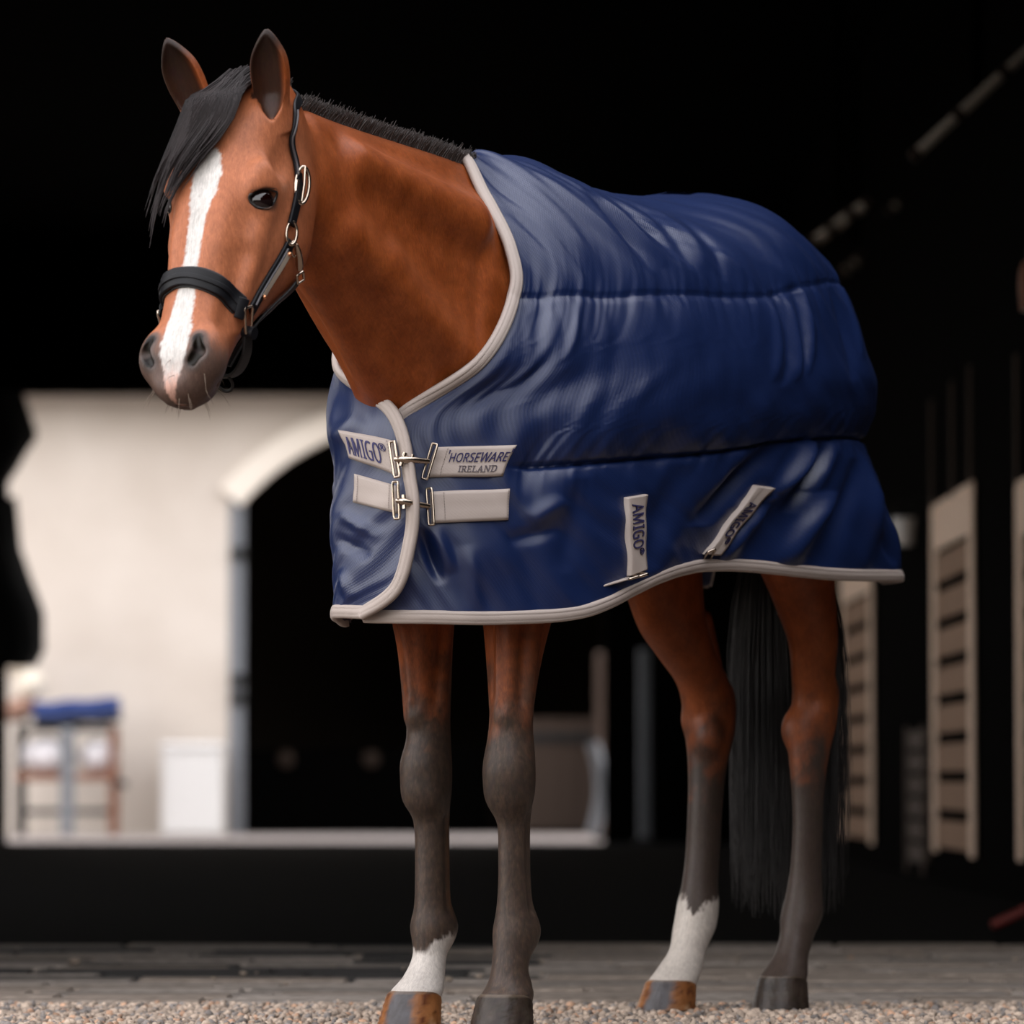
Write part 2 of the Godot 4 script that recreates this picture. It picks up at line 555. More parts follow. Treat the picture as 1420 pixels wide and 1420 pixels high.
class Tube extends Prim:
	# a body laid along an axis; every station has a centre and radii (ahead, behind, sideways)
	const N := 97
	var o: Vector3
	var ax: Vector3
	var e1: Vector3
	var e2: Vector3
	var t0: float
	var t1: float
	var lut := PackedFloat32Array()
	func _init(origin: Vector3, axis: Vector3, front: Vector3, st: Array, kk: float) -> void:
		o = origin
		ax = axis.normalized()
		e1 = (front - ax * front.dot(ax)).normalized()
		e2 = ax.cross(e1)
		if absf(e2.x) > 0.6 and e2.x < 0.0: e2 = -e2
		k = kk
		var m := st.size()
		t0 = st[0][0]
		t1 = st[m - 1][0]
		lut.resize(N * 5)
		lo = Vector3.ONE * 1e3
		hi = -lo
		for i in N:
			var t := lerpf(t0, t1, float(i) / (N - 1))
			var j := 0
			while j < m - 2 and st[j + 1][0] < t: j += 1
			var a: Array = st[maxi(j - 1, 0)]
			var b: Array = st[j]
			var c: Array = st[j + 1]
			var e: Array = st[mini(j + 2, m - 1)]
			var f: float = (t - b[0]) / (c[0] - b[0])
			for q in 5:
				# finite-difference tangents on the uneven spacing, limited so that nothing overshoots
				var s1: float = (c[q + 1] - b[q + 1]) / (c[0] - b[0])
				var s0: float = (b[q + 1] - a[q + 1]) / (b[0] - a[0]) if j > 0 else s1
				var s2: float = (e[q + 1] - c[q + 1]) / (e[0] - c[0]) if j < m - 2 else s1
				var m0: float = 0.5 * (s0 + s1)
				var m1: float = 0.5 * (s1 + s2)
				if q >= 2:
					m0 = 0.0 if s0 * s1 <= 0.0 else clampf(m0, -3.0 * minf(absf(s0), absf(s1)), 3.0 * minf(absf(s0), absf(s1)))
					m1 = 0.0 if s1 * s2 <= 0.0 else clampf(m1, -3.0 * minf(absf(s1), absf(s2)), 3.0 * minf(absf(s1), absf(s2)))
				var h: float = c[0] - b[0]
				var f2 := f * f
				var f3 := f2 * f
				lut[i * 5 + q] = (2 * f3 - 3 * f2 + 1) * b[q + 1] + (f3 - 2 * f2 + f) * h * m0 + (-2 * f3 + 3 * f2) * c[q + 1] + (f3 - f2) * h * m1
			var mid := o + ax * t + e1 * lut[i * 5] + e2 * lut[i * 5 + 1]
			var r := maxf(maxf(lut[i * 5 + 2], lut[i * 5 + 3]), lut[i * 5 + 4])
			lo = lo.min(mid - Vector3.ONE * r)
			hi = hi.max(mid + Vector3.ONE * r)
	func d(p: Vector3) -> float:
		var q := p - o
		var t := q.dot(ax)
		var tc := clampf(t, t0, t1)
		var f := (tc - t0) / (t1 - t0) * (N - 1.001)
		var i := int(f)
		f -= i
		i *= 5
		var a := q.dot(e1) - lerpf(lut[i], lut[i + 5], f)
		var b := q.dot(e2) - lerpf(lut[i + 1], lut[i + 6], f)
		var ra := lerpf(lut[i + 2], lut[i + 7], f) if a > 0.0 else lerpf(lut[i + 3], lut[i + 8], f)
		var rb := lerpf(lut[i + 4], lut[i + 9], f)
		var x := a / ra
		var y := b / rb
		var k0 := sqrt(x * x + y * y)
		var dd: float
		if k0 < 1e-4: dd = -minf(ra, rb)
		else:
			x /= ra
			y /= rb
			dd = k0 * (k0 - 1.0) / sqrt(x * x + y * y)
		var over := absf(t - tc)
		if over > 0.0:
			return sqrt(dd * dd + over * over) if dd > 0.0 else maxf(dd, over)
		return dd

class Blob extends Prim:
	var o: Vector3
	var inv: Basis
	var r: Vector3
	func _init(at: Vector3, radii: Vector3, kk: float, basis := Basis(), cutting := false) -> void:
		o = at
		r = radii
		inv = basis.transposed()
		k = kk
		cut = cutting
		var m := maxf(r.x, maxf(r.y, r.z))
		lo = o - Vector3.ONE * m
		hi = o + Vector3.ONE * m
	func d(p: Vector3) -> float:
		var q := inv * (p - o)
		var a := q / r
		var k0 := a.length()
		if k0 < 1e-4: return -minf(r.x, minf(r.y, r.z))
		return k0 * (k0 - 1.0) / (a / r).length()

class Bone extends Prim:
	var a: Vector3
	var ba: Vector3
	var ra: float
	var rb: float
	var l2: float
	func _init(p: Vector3, q: Vector3, r0: float, r1: float, kk: float, cutting := false) -> void:
		a = p
		ba = q - p
		ra = r0
		rb = r1
		l2 = ba.length_squared()
		k = kk
		cut = cutting
		var m := maxf(r0, r1)
		lo = p.min(q) - Vector3.ONE * m
		hi = p.max(q) + Vector3.ONE * m
	func d(p: Vector3) -> float:
		var q := p - a
		var h := clampf(q.dot(ba) / l2, 0.0, 1.0)
		return (q - ba * h).length() - lerpf(ra, rb, h)

class FieldMesh:
	const B := 6
	var prims: Array[Prim] = []
	var gx := PackedFloat32Array()
	var gy := PackedFloat32Array()
	var gz := PackedFloat32Array()
	var nb: Vector3i
	var paint: Callable
	var parts: Array = []
	func steps(spans: Array) -> PackedFloat32Array:
		# spans: [from, to, cell]
		var g := PackedFloat32Array()
		for s: Array in spans:
			var cnt := maxi(1, int(round((s[1] - s[0]) / s[2])))
			for i in cnt: g.append(lerpf(s[0], s[1], float(i) / cnt))
		g.append(spans[spans.size() - 1][1])
		while (g.size() - 1) % B != 0: g.append(g[g.size() - 1] + 0.01)
		return g
	func near(lo: Vector3, hi: Vector3) -> Array[Prim]:
		var out: Array[Prim] = []
		for p in prims:
			var pad := Vector3.ONE * (p.k + 0.012)
			var l := p.lo - pad
			var h := p.hi + pad
			if l.x < hi.x and l.y < hi.y and l.z < hi.z and h.x > lo.x and h.y > lo.y and h.z > lo.z: out.append(p)
		return out
	func eval(p: Vector3, list: Array[Prim]) -> float:
		var r := 1e3
		for q in list:
			var v := q.d(p)
			if q.cut:
				v = -v
				var h := maxf(q.k - absf(r - v), 0.0) / q.k
				r = maxf(r, v) + h * h * q.k * 0.25
			else:
				var h := maxf(q.k - absf(r - v), 0.0) / q.k
				r = minf(r, v) - h * h * q.k * 0.25
		return r
	func at(p: Vector3) -> float:
		return eval(p, near(p - Vector3.ONE * 0.03, p + Vector3.ONE * 0.03))
	func grad(p: Vector3, list: Array[Prim], e := 0.0025) -> Vector3:
		var a := eval(p + Vector3(e, -e, -e), list)
		var b := eval(p + Vector3(-e, -e, e), list)
		var c := eval(p + Vector3(-e, e, -e), list)
		var f := eval(p + Vector3(e, e, e), list)
		var g := Vector3(a - b - c + f, -a - b + c + f, -a + b - c + f)
		return g.normalized()
	func block(b: int) -> void:
		var bi := b % nb.x
		var bj := (b / nb.x) % nb.y
		var bk := b / (nb.x * nb.y)
		var i0 := bi * B
		var j0 := bj * B
		var k0 := bk * B
		var lo := Vector3(gx[i0], gy[j0], gz[k0])
		var hi := Vector3(gx[i0 + B], gy[j0 + B], gz[k0 + B])
		var list := near(lo, hi)
		if list.is_empty(): return
		var half := (hi - lo).length() * 0.5
		if absf(eval((lo + hi) * 0.5, list)) > half * 2.0 + 0.004: return
		var n := B + 1
		var val := PackedFloat32Array()
		val.resize(n * n * n)
		var w := 0
		for k in n:
			for j in n:
				for i in n:
					val[w] = eval(Vector3(gx[i0 + i], gy[j0 + j], gz[k0 + k]), list)
					w += 1
		var keys := PackedInt32Array()
		var pos := PackedVector3Array()
		var nor := PackedVector3Array()
		var col := PackedColorArray()
		var edges := PackedByteArray()
		for k in B:
			for j in B:
				for i in B:
					var c := i + n * (j + n * k)
					var v0 := val[c]; var v1 := val[c + 1]; var v2 := val[c + n]; var v3 := val[c + n + 1]
					var c4 := c + n * n
					var v4 := val[c4]; var v5 := val[c4 + 1]; var v6 := val[c4 + n]; var v7 := val[c4 + n + 1]
					var m := int(v0 < 0) | int(v1 < 0) << 1 | int(v2 < 0) << 2 | int(v3 < 0) << 3 | int(v4 < 0) << 4 | int(v5 < 0) << 5 | int(v6 < 0) << 6 | int(v7 < 0) << 7
					if m == 0 or m == 255: continue
					var s := Vector3.ZERO
					var cnt := 0
					if (v0 < 0) != (v1 < 0): s += Vector3(v0 / (v0 - v1), 0, 0); cnt += 1
					if (v2 < 0) != (v3 < 0): s += Vector3(v2 / (v2 - v3), 1, 0); cnt += 1
					if (v4 < 0) != (v5 < 0): s += Vector3(v4 / (v4 - v5), 0, 1); cnt += 1
					if (v6 < 0) != (v7 < 0): s += Vector3(v6 / (v6 - v7), 1, 1); cnt += 1
					if (v0 < 0) != (v2 < 0): s += Vector3(0, v0 / (v0 - v2), 0); cnt += 1
					if (v1 < 0) != (v3 < 0): s += Vector3(1, v1 / (v1 - v3), 0); cnt += 1
					if (v4 < 0) != (v6 < 0): s += Vector3(0, v4 / (v4 - v6), 1); cnt += 1
					if (v5 < 0) != (v7 < 0): s += Vector3(1, v5 / (v5 - v7), 1); cnt += 1
					if (v0 < 0) != (v4 < 0): s += Vector3(0, 0, v0 / (v0 - v4)); cnt += 1
					if (v1 < 0) != (v5 < 0): s += Vector3(1, 0, v1 / (v1 - v5)); cnt += 1
					if (v2 < 0) != (v6 < 0): s += Vector3(0, 1, v2 / (v2 - v6)); cnt += 1
					if (v3 < 0) != (v7 < 0): s += Vector3(1, 1, v3 / (v3 - v7)); cnt += 1
					s /= cnt
					var gi := i0 + i
					var gj := j0 + j
					var gk := k0 + k
					var p := Vector3(lerpf(gx[gi], gx[gi + 1], s.x), lerpf(gy[gj], gy[gj + 1], s.y), lerpf(gz[gk], gz[gk + 1], s.z))
					var g := grad(p, list)
					var dd := eval(p, list)
					p -= g * clampf(dd, -0.004, 0.004)
					keys.append(gi + gx.size() * (gj + gy.size() * gk))
					pos.append(p)
					nor.append(g)
					col.append(paint.call(p, g))
					# crossings on the three edges that leave the cell's low corner
					edges.append(int((v0 < 0) != (v1 < 0)) | int((v0 < 0) != (v2 < 0)) << 1 | int((v0 < 0) != (v4 < 0)) << 2 | int(v0 < 0) << 3)
		if keys.size(): parts[b] = [keys, pos, nor, col, edges]
	func build() -> ArrayMesh:
		nb = Vector3i((gx.size() - 1) / B, (gy.size() - 1) / B, (gz.size() - 1) / B)
		var total := nb.x * nb.y * nb.z
		parts.resize(total)
		var id := WorkerThreadPool.add_group_task(block, total, -1, true)
		WorkerThreadPool.wait_for_group_task_completion(id)
		var pos := PackedVector3Array()
		var nor := PackedVector3Array()
		var col := PackedColorArray()
		var index := {}
		for b in total:
			if parts[b] == null: continue
			var keys: PackedInt32Array = parts[b][0]
			for i in keys.size(): index[keys[i]] = pos.size() + i
			pos.append_array(parts[b][1])
			nor.append_array(parts[b][2])
			col.append_array(parts[b][3])
		var ix := PackedInt32Array()
		var sx := 1
		var sy := gx.size()
		var sz := gx.size() * gy.size()
		for b in total:
			if parts[b] == null: continue
			var keys: PackedInt32Array = parts[b][0]
			var edges: PackedByteArray = parts[b][4]
			for i in keys.size():
				var e := edges[i]
				if e & 7 == 0: continue
				var key := keys[i]
				var inside := (e & 8) != 0
				for a in 3:
					if e & (1 << a) == 0: continue
					var u := sy if a == 0 else sz if a == 1 else sx
					var w := sz if a == 0 else sx if a == 1 else sy
					if not (index.has(key - u) and index.has(key - w) and index.has(key - u - w)): continue
					var q0: int = index[key]
					var q1: int = index[key - u]
					var q2: int = index[key - u - w]
					var q3: int = index[key - w]
					if inside:
						ix.append_array([q0, q2, q1, q0, q3, q2])
					else:
						ix.append_array([q0, q1, q2, q0, q2, q3])
		parts.clear()
		var arr := []
		arr.resize(Mesh.ARRAY_MAX)
		arr[Mesh.ARRAY_VERTEX] = pos
		arr[Mesh.ARRAY_NORMAL] = nor
		arr[Mesh.ARRAY_COLOR] = col
		arr[Mesh.ARRAY_INDEX] = ix
		var am := ArrayMesh.new()
		am.add_surface_from_arrays(Mesh.PRIMITIVE_TRIANGLES, arr)
		return am

# the head's own frame: t runs from poll to lip, n out of the face, v to the horse's left
const HEAD_YAW := -2.0
var head_basis: Basis     # columns v, t, n
var head_at := Vector3.ZERO
var skin: FieldMesh
var coat_noise := FastNoiseLite.new()

func hd(t: float, n: float, v: float) -> Vector3:
	return head_at + head_basis * Vector3(v, t, n)

func head_tnv(p: Vector3) -> Vector3:
	var q := head_basis.transposed() * (p - head_at)
	return Vector3(q.y, q.z, q.x)

var nostrils: Array = []
func ell(t: float, n: float, v: float, rt: float, rn: float, rv: float, k: float, cut := false, turn := Basis()) -> void:
	skin.prims.append(Blob.new(hd(t, n, v), Vector3(rv, rt, rn), k, head_basis * turn, cut))

func eye_frame(s: float) -> Transform3D:
	# origin on the skin; x along the slit (towards the nose), z outwards
	var nn := (head_basis * Vector3(s * .85, -.12, .5)).normalized()
	var d := head_basis * Vector3(-s * .42, .42, .75)
	d = (d - nn * d.dot(nn)).normalized()
	return Transform3D(Basis(d, nn.cross(d), nn), hd(.247, -.046, s * .098))

func make_field() -> void:
	var yaw := Basis(Vector3.UP, deg_to_rad(HEAD_YAW))
	var a := Vector3(0, -0.946, 0.323).normalized()
	var nn := Vector3(0, 0.323, 0.946).normalized()
	head_basis = yaw * Basis(Vector3.RIGHT, a, nn)
	var pivot := Vector3(0, 1.6, 0.70)
	head_at = pivot + yaw * (Vector3(0, 1.745, 0.845) - pivot)
	skin = FieldMesh.new()
	var P := skin.prims
	# trunk: mostly under the blanket
	P.append(Tube.new(Vector3.ZERO, Vector3.BACK, Vector3.UP, [
		[-1.45, 1.33, 0, .06, .06, .06], [-1.38, 1.34, 0, .15, .15, .12], [-1.26, 1.36, 0, .20, .2, .185], [-1.05, 1.33, 0, .30, .32, .235], [-0.8, 1.28, 0, .305, .36, .265],
		[-0.5, 1.24, 0, .32, .40, .27], [-0.2, 1.25, 0, .34, .41, .235], [0.0, 1.22, 0, .32, .36, .195], [0.12, 1.16, 0, .26, .24, .155], [0.20, 1.12, 0, .15, .16, .09], [0.23, 1.11, 0, .06, .08, .045]], 0.06))
	# neck
	P.append(Tube.new(Vector3(0, 1.36, 0), Vector3(0, .266, .964), Vector3(0, .964, -.266), [
		[-0.1, -.06, 0, .33, .26, .135], [0.0, -.05, 0, .325, .25, .13], [0.1, -.04, 0, .285, .21, .122], [0.2, -.02, 0, .248, .165, .110], [0.4, -.006, 0, .186, .126, .09],
		[0.55, -.0, 0, .150, .112, .078], [0.68, 0.01, 0, .126, .11, .072], [0.76, .02, 0, .11, .09, .06]], 0.05))
	# crest under the mane, the muscle down the side of the neck, windpipe
	P.append(Bone.new(Vector3(0, 1.63, 0.0), Vector3(0, 1.655, 0.60), 0.022, 0.025, 0.05))
	for s: float in [-1.0, 1.0]:
		P.append(Bone.new(Vector3(s * .058, 1.455, 0.54), Vector3(s * .095, 1.22, 0.11), 0.03, 0.055, 0.06))
		P.append(Bone.new(Vector3(s * .095, 1.22, 0.11), Vector3(s * .10, 1.05, 0.06), 0.055, 0.06, 0.06))
		P.append(Blob.new(Vector3(s * .06, 1.08, .15), Vector3(.065, .12, .07), 0.04))
		P.append(Blob.new(Vector3(s * .06, 1.40, .03), Vector3(.06, .15, .08), 0.06))
	P.append(Bone.new(Vector3(0, 1.40, 0.53), Vector3(0, 1.17, 0.205), 0.038, 0.06, 0.05))
	for s: float in [-1.0, 1.0]:
		P.append(Bone.new(Vector3(s * .058, 1.60, .50), Vector3(s * .085, 1.52, .14), .03, .05, .05))
		P.append(Bone.new(Vector3(s * .098, 1.46, .09), Vector3(s * .112, 1.25, .165), .022, .022, .03))
		P.append(Bone.new(Vector3(s * .088, 1.42, .17), Vector3(s * .098, 1.25, .205), .016, .016, .03))
		P.append(Bone.new(Vector3(s * .066, 1.42, .42), Vector3(s * .05, 1.20, .235), .03, .035, .04))
	# fore legs: stations by height (forward, left, radii)
	P.append(Tube.new(Vector3.ZERO, Vector3.UP, Vector3.BACK, [
		[0.045, .03, .114, .05, .048, .045], [0.069, .022, .1145, .058, .054, .049], [0.095, .012, .1145, .046, .045, .041], [0.124, .012, .1145, .037, .040, .034], [0.155, .002, .1145, .041, .046, .035],
		[0.192, -.0075, .115, .046, .054, .0405], [0.225, -.006, .115, .040, .046, .034], [0.26, -.002, .115, .034, .039, .0285], [0.316, 0, .115, .032, .036, .026], [0.384, 0, .115, .034, .038, .0265], [0.418, .002, .115, .040, .043, .033],
		[0.455, .008, .115, .05, .05, .044], [0.487, .012, .115, .053, .052, .048], [0.53, .011, .115, .05, .052, .045], [0.59, .008, .115, .046, .052, .039], [0.685, -.005, .116, .056, .062, .043], [0.77, -.02, .12, .07, .074, .052], [0.9, -.04, .13, .095, .12, .065], [1.1, -.03, .13, .10, .16, .065]], 0.05))
	P.append(Tube.new(Vector3.ZERO, Vector3.UP, Vector3.BACK, [
		[0.045, -.02, -.11, .05, .048, .045], [0.072, -.032, -.11, .058, .054, .049], [0.10, -.06, -.11, .046, .045, .039], [0.144, -.084, -.11, .034, .037, .0315], [0.165, -.09, -.11, .040, .045, .035],
		[0.197, -.096, -.11, .047, .055, .0425], [0.232, -.094, -.11, .040, .046, .034], [0.265, -.092, -.11, .037, .041, .031], [0.316, -.092, -.11, .037, .040, .0305], [0.384, -.09, -.11, .038, .041, .031], [0.418, -.086, -.11, .041, .044, .035],
		[0.46, -.08, -.11, .048, .049, .0425], [0.5, -.079, -.11, .05, .05, .044], [0.54, -.078, -.11, .047, .05, .042], [0.59, -.077, -.11, .046, .051, .04], [0.685, -.074, -.11, .055, .06, .042], [0.77, -.062, -.112, .07, .074, .052], [0.9, -.05, -.125, .095, .12, .065], [1.1, -.03, -.13, .10, .16, .065]], 0.05))
	for q: Array in [[1.0, .0, .115], [-1.0, -.078, -.11]]:
		var s: float = q[0]
		var u: float = q[1]
		var v: float = q[2]
		# forearm muscle and sinews, knee bones, fetlock
		P.append(Bone.new(Vector3(v + s * .012, .80, u + .035), Vector3(v + s * .006, .60, u + .04), .034, .016, .02))
		P.append(Bone.new(Vector3(v + s * .04, .80, u + .01), Vector3(v + s * .03, .60, u + .012), .026, .014, .015))
		P.append(Bone.new(Vector3(v - s * .03, .78, u + .01), Vector3(v - s * .026, .62, u + .01), .026, .013, .015))
		P.append(Blob.new(Vector3(v + s * .004, .497, u + .03), Vector3(.034, .045, .028), .03))
		P.append(Blob.new(Vector3(v, .447, u + .028), Vector3(.034, .03, .024), .03))
		P.append(Bone.new(Vector3(v, .42, u - .03), Vector3(v, .2, u - .034), .013, .018, .02))
		P.append(Blob.new(Vector3(v, .19, u - .04), Vector3(.026, .035, .026), .03))
	# grooves between the muscles of the forearm, and between bone and sinew below the knee
	for q: Array in [[1.0, .0, .115], [-1.0, -.078, -.11]]:
		for g: Array in [[.010, .9, .79, .62], [-.030, .7, .78, .64], [.040, .35, .79, .63]]:
			var ga := on_skin(Vector3(q[2] + g[0], g[2], q[1] + .1 * g[1]), .004)
			var gb := on_skin(Vector3(q[2] + g[0] * .8, g[3], q[1] + .08 * g[1]), .005)
			P.append(Bone.new(ga, gb, .0075, .006, .016, true))
		for s: float in [-1.0, 1.0]:
			var ga := on_skin(Vector3(q[2] + s * .06, .40, q[1] - .014), .004)
			var gb := on_skin(Vector3(q[2] + s * .06, .24, q[1] - .018), .004)
			P.append(Bone.new(ga, gb, .006, .006, .014, true))
	# hind legs
	P.append(Tube.new(Vector3.ZERO, Vector3.UP, Vector3.BACK, [
		[0.045, -1.245, .092, .052, .048, .046], [0.066, -1.255, .092, .058, .052, .049], [0.0835, -1.27, .092, .050, .046, .043], [0.115, -1.295, .092, .040, .041, .035], [0.146, -1.315, .093, .040, .043, .035], [0.188, -1.335, .094, .048, .055, .042],
		[0.245, -1.343, .096, .040, .046, .034], [0.31, -1.348, .098, .037, .041, .0275], [0.366, -1.352, .1, .038, .042, .0275], [0.44, -1.356, .1, .040, .045, .03], [0.50, -1.36, .1, .048, .055, .036],
		[0.543, -1.365, .1, .055, .064, .041], [0.60, -1.375, .102, .060, .078, .046], [0.65, -1.378, .105, .058, .082, .042], [0.70, -1.362, .11, .060, .078, .040], [0.77, -1.345, .118, .074, .083, .046], [0.84, -1.30, .124, .10, .10, .054], [0.90, -1.255, .13, .13, .12, .06],
		[1.0, -1.18, .14, .18, .17, .08], [1.15, -1.12, .14, .2, .2, .1]], 0.05))
	P.append(Tube.new(Vector3.ZERO, Vector3.UP, Vector3.BACK, [
		[0.04, -1.105, -.1, .054, .05, .047], [0.053, -1.115, -.1, .060, .055, .051], [0.088, -1.158, -.1, .052, .048, .045], [0.122, -1.19, -.1, .043, .042, .038], [0.172, -1.222, -.1, .047, .056, .044], [0.22, -1.238, -.1, .046, .054, .042],
		[0.262, -1.247, -.1, .041, .048, .036], [0.333, -1.262, -.1, .04, .045, .0345], [0.40, -1.27, -.1, .041, .046, .0345], [0.472, -1.28, -.1, .043, .05, .037], [0.528, -1.288, -.1, .05, .06, .042],
		[0.576, -1.293, -.1, .056, .072, .05], [0.626, -1.288, -.1, .06, .085, .052], [0.68, -1.262, -.1, .07, .09, .050], [0.731, -1.20, -.1, .092, .09, .054], [0.787, -1.135, -.1, .118, .1, .06], [0.856, -1.095, -.1, .14, .115, .064], [1.0, -1.05, -.12, .18, .18, .085], [1.15, -1.02, -.13, .2, .2, .1]], 0.05))
	for q: Array in [[1.0, -1.372, .102, .615], [-1.0, -1.285, -.1, .60]]:
		var u: float = q[1]
		var v: float = q[2]
		var y: float = q[3]
		P.append(Blob.new(Vector3(v, y + .05, u - .075), Vector3(.022, .04, .026), .03))                      # point of hock
		P.append(Bone.new(Vector3(v, y + .05, u - .078), Vector3(v, y + .22, u + .02), .014, .02, .02))          # its tendon
		P.append(Blob.new(Vector3(v - q[0] * .02, y - .03, u + .035), Vector3(.03, .04, .028), .02))
		P.append(Blob.new(Vector3(v + q[0] * .03, y + .005, u + .01), Vector3(.02, .03, .028), .015))
		P.append(Bone.new(Vector3(v, y - .13, u - (.014 if v > 0.0 else .03)), Vector3(v, .2, u - .0), .013, .018, .02))
	# head
	var hs := []
	for q: Array in [[-.02, -.085, -.165, .045], [0.012, -.054, -.205, .068], [.05, -.026, -.24, .082], [.12, -.004, -.262, .090], [.2, .004, -.272, .100], [.26, .002, -.275, .100], [.32, -.003, -.265, .097], [.37, -.005, -.236, .089],
			[.42, -.005, -.192, .079], [.475, -.004, -.154, .070], [.525, 0.0, -.132, .067], [.555, 0.0, -.122, .070], [.585, -.008, -.114, .060], [.612, -.024, -.10, .045], [.63, -.04, -.085, .026]]:
		var f: float = q[1]
		var b: float = q[2]
		var c := f - (f - b) * 0.36
		hs.append([q[0], c, 0.0, f - c, c - b, q[3]])
	P.append(Tube.new(head_at, head_basis.y, head_basis.z, hs, 0.025))
	for s: float in [-1.0, 1.0]:
		ell(.24, -.17, s * .055, .115, .09, .036, .03)                                  # jowl
		skin.prims.append(Bone.new(hd(.275, -.07, s * .086), hd(.42, -.066, s * .070), .014, .011, .02))   # facial crest
		ell(.08, -.07, s * .055, .05, .04, .04, .03)                                   # ear muscle
		ell(.22, -.048, s * .086, .04, .036, .022, .035)                                # brow
		ell(.30, -.02, s * .035, .09, .02, .02, .03)                                   # nasal ridge
		ell(.55, -.034, s * .052, .045, .036, .028, .025)                               # nostril swelling
		ell(.595, -.045, s * .026, .024, .03, .022, .02)                                # upper lip
		ell(.43, -.085, s * .063, .05, .03, .012, .02)                                  # cheek muscle end
	ell(.587, -.088, 0, .026, .026, .036, .02)                                        # chin
	ell(.612, -.032, 0, .022, .022, .03, .02)
	for s: float in [-1.0, 1.0]:
		ear(s)
	# hollows last
	for s: float in [-1.0, 1.0]:
		ell(.165, -.075, s * .105, .03, .026, .018, .02, true)                           # hollow over the eye
		skin.prims.append(Bone.new(hd(.36, -.04, s * .091), hd(.48, -.045, s * .078), .014, .012, .03, true))
		var ef := eye_frame(s)
		skin.prims.append(Blob.new(ef.origin, Vector3(.0270, .0155, .019), .007, ef.basis, true))   # eye opening
		var na := on_skin(hd(.528, .01, s * .050), -.002)
		var nb := on_skin(hd(.556, .01, s * .060), -.005)
		var nc := on_skin(hd(.578, .01, s * .044), -.003)
		skin.prims.append(Bone.new(na, nb, .004, .0095, .006, true))                       # nostril
		skin.prims.append(Bone.new(nb, nc, .0095, .0075, .006, true))
		nostrils.append([na, nb, nc])
		skin.prims.append(Bone.new(hd(.617, -.055, s * .012), hd(.575, -.088, s * .056), .0035, .003, .006, true))   # mouth

var ear_frames := []
func ear(s: float) -> void:
	var base := hd(.084, -.068, s * (.071 if s > 0.0 else .074))
	var tip := Vector3(.080, 1.797, .858) if s > 0.0 else Vector3(-.120, 1.792, .868)
	var ax := tip - base
	var l := ax.length()
	var face := (HORSE.basis.inverse() * Vector3(-0.12, 0.05, 1.0)).normalized() if s > 0.0 else (HORSE.basis.inverse() * Vector3(-0.25, 0.05, 0.9)).normalized()
	var outer := []
	var inner := []
	for q: Array in [[-.02, .030, .030], [.02, .030, .030], [.05, .032, .031], [.085, .035, .028], [.12, .032, .024], [.145, .022, .017], [.165, .010, .009], [.172, .004, .004]]:
		var t: float = q[0] / .172 * l
		if q[0] == .02: inner.append([.004, .026, 0.0, .004, .004, .004])
		outer.append([t, 0.0, 0.0, q[2], q[2], q[1]])
		inner.append([t * 0.97 + .004, .017, 0.0, q[2] * .95, q[2] * .85 * smoothstep(-.01, .06, q[0]), maxf((q[1] - .0065) * smoothstep(-.03, .05, q[0]), .001)])
	skin.prims.append(Tube.new(base, ax, face, outer, .012))
	inner.remove_at(0)
	var c := Tube.new(base, ax, face, inner, .004)
	c.cut = true
	skin.prims.append(c)
	ear_frames.append([base, ax / l, face, l])

func lut(x: float, pts: PackedVector2Array) -> float:
	if x <= pts[0].x: return pts[0].y
	for i in pts.size() - 1:
		if x < pts[i + 1].x: return lerpf(pts[i].y, pts[i + 1].y, (x - pts[i].x) / (pts[i + 1].x - pts[i].x))
	return pts[pts.size() - 1].y

var BLAZE_W := PackedVector2Array([Vector2(.165, .0), Vector2(.178, .014), Vector2(.213, .029), Vector2(.254, .027), Vector2(.294, .018), Vector2(.347, .0155), Vector2(.394, .015), Vector2(.427, .017), Vector2(.481, .022), Vector2(.521, .028), Vector2(.561, .027), Vector2(.588, .018), Vector2(.625, .009), Vector2(.64, .0)])
var BLAZE_C := PackedVector2Array([Vector2(.16, .010), Vector2(.2, .004), Vector2(.25, .004), Vector2(.30, .001), Vector2(.35, .001), Vector2(.45, .001), Vector2(.6, .004)])

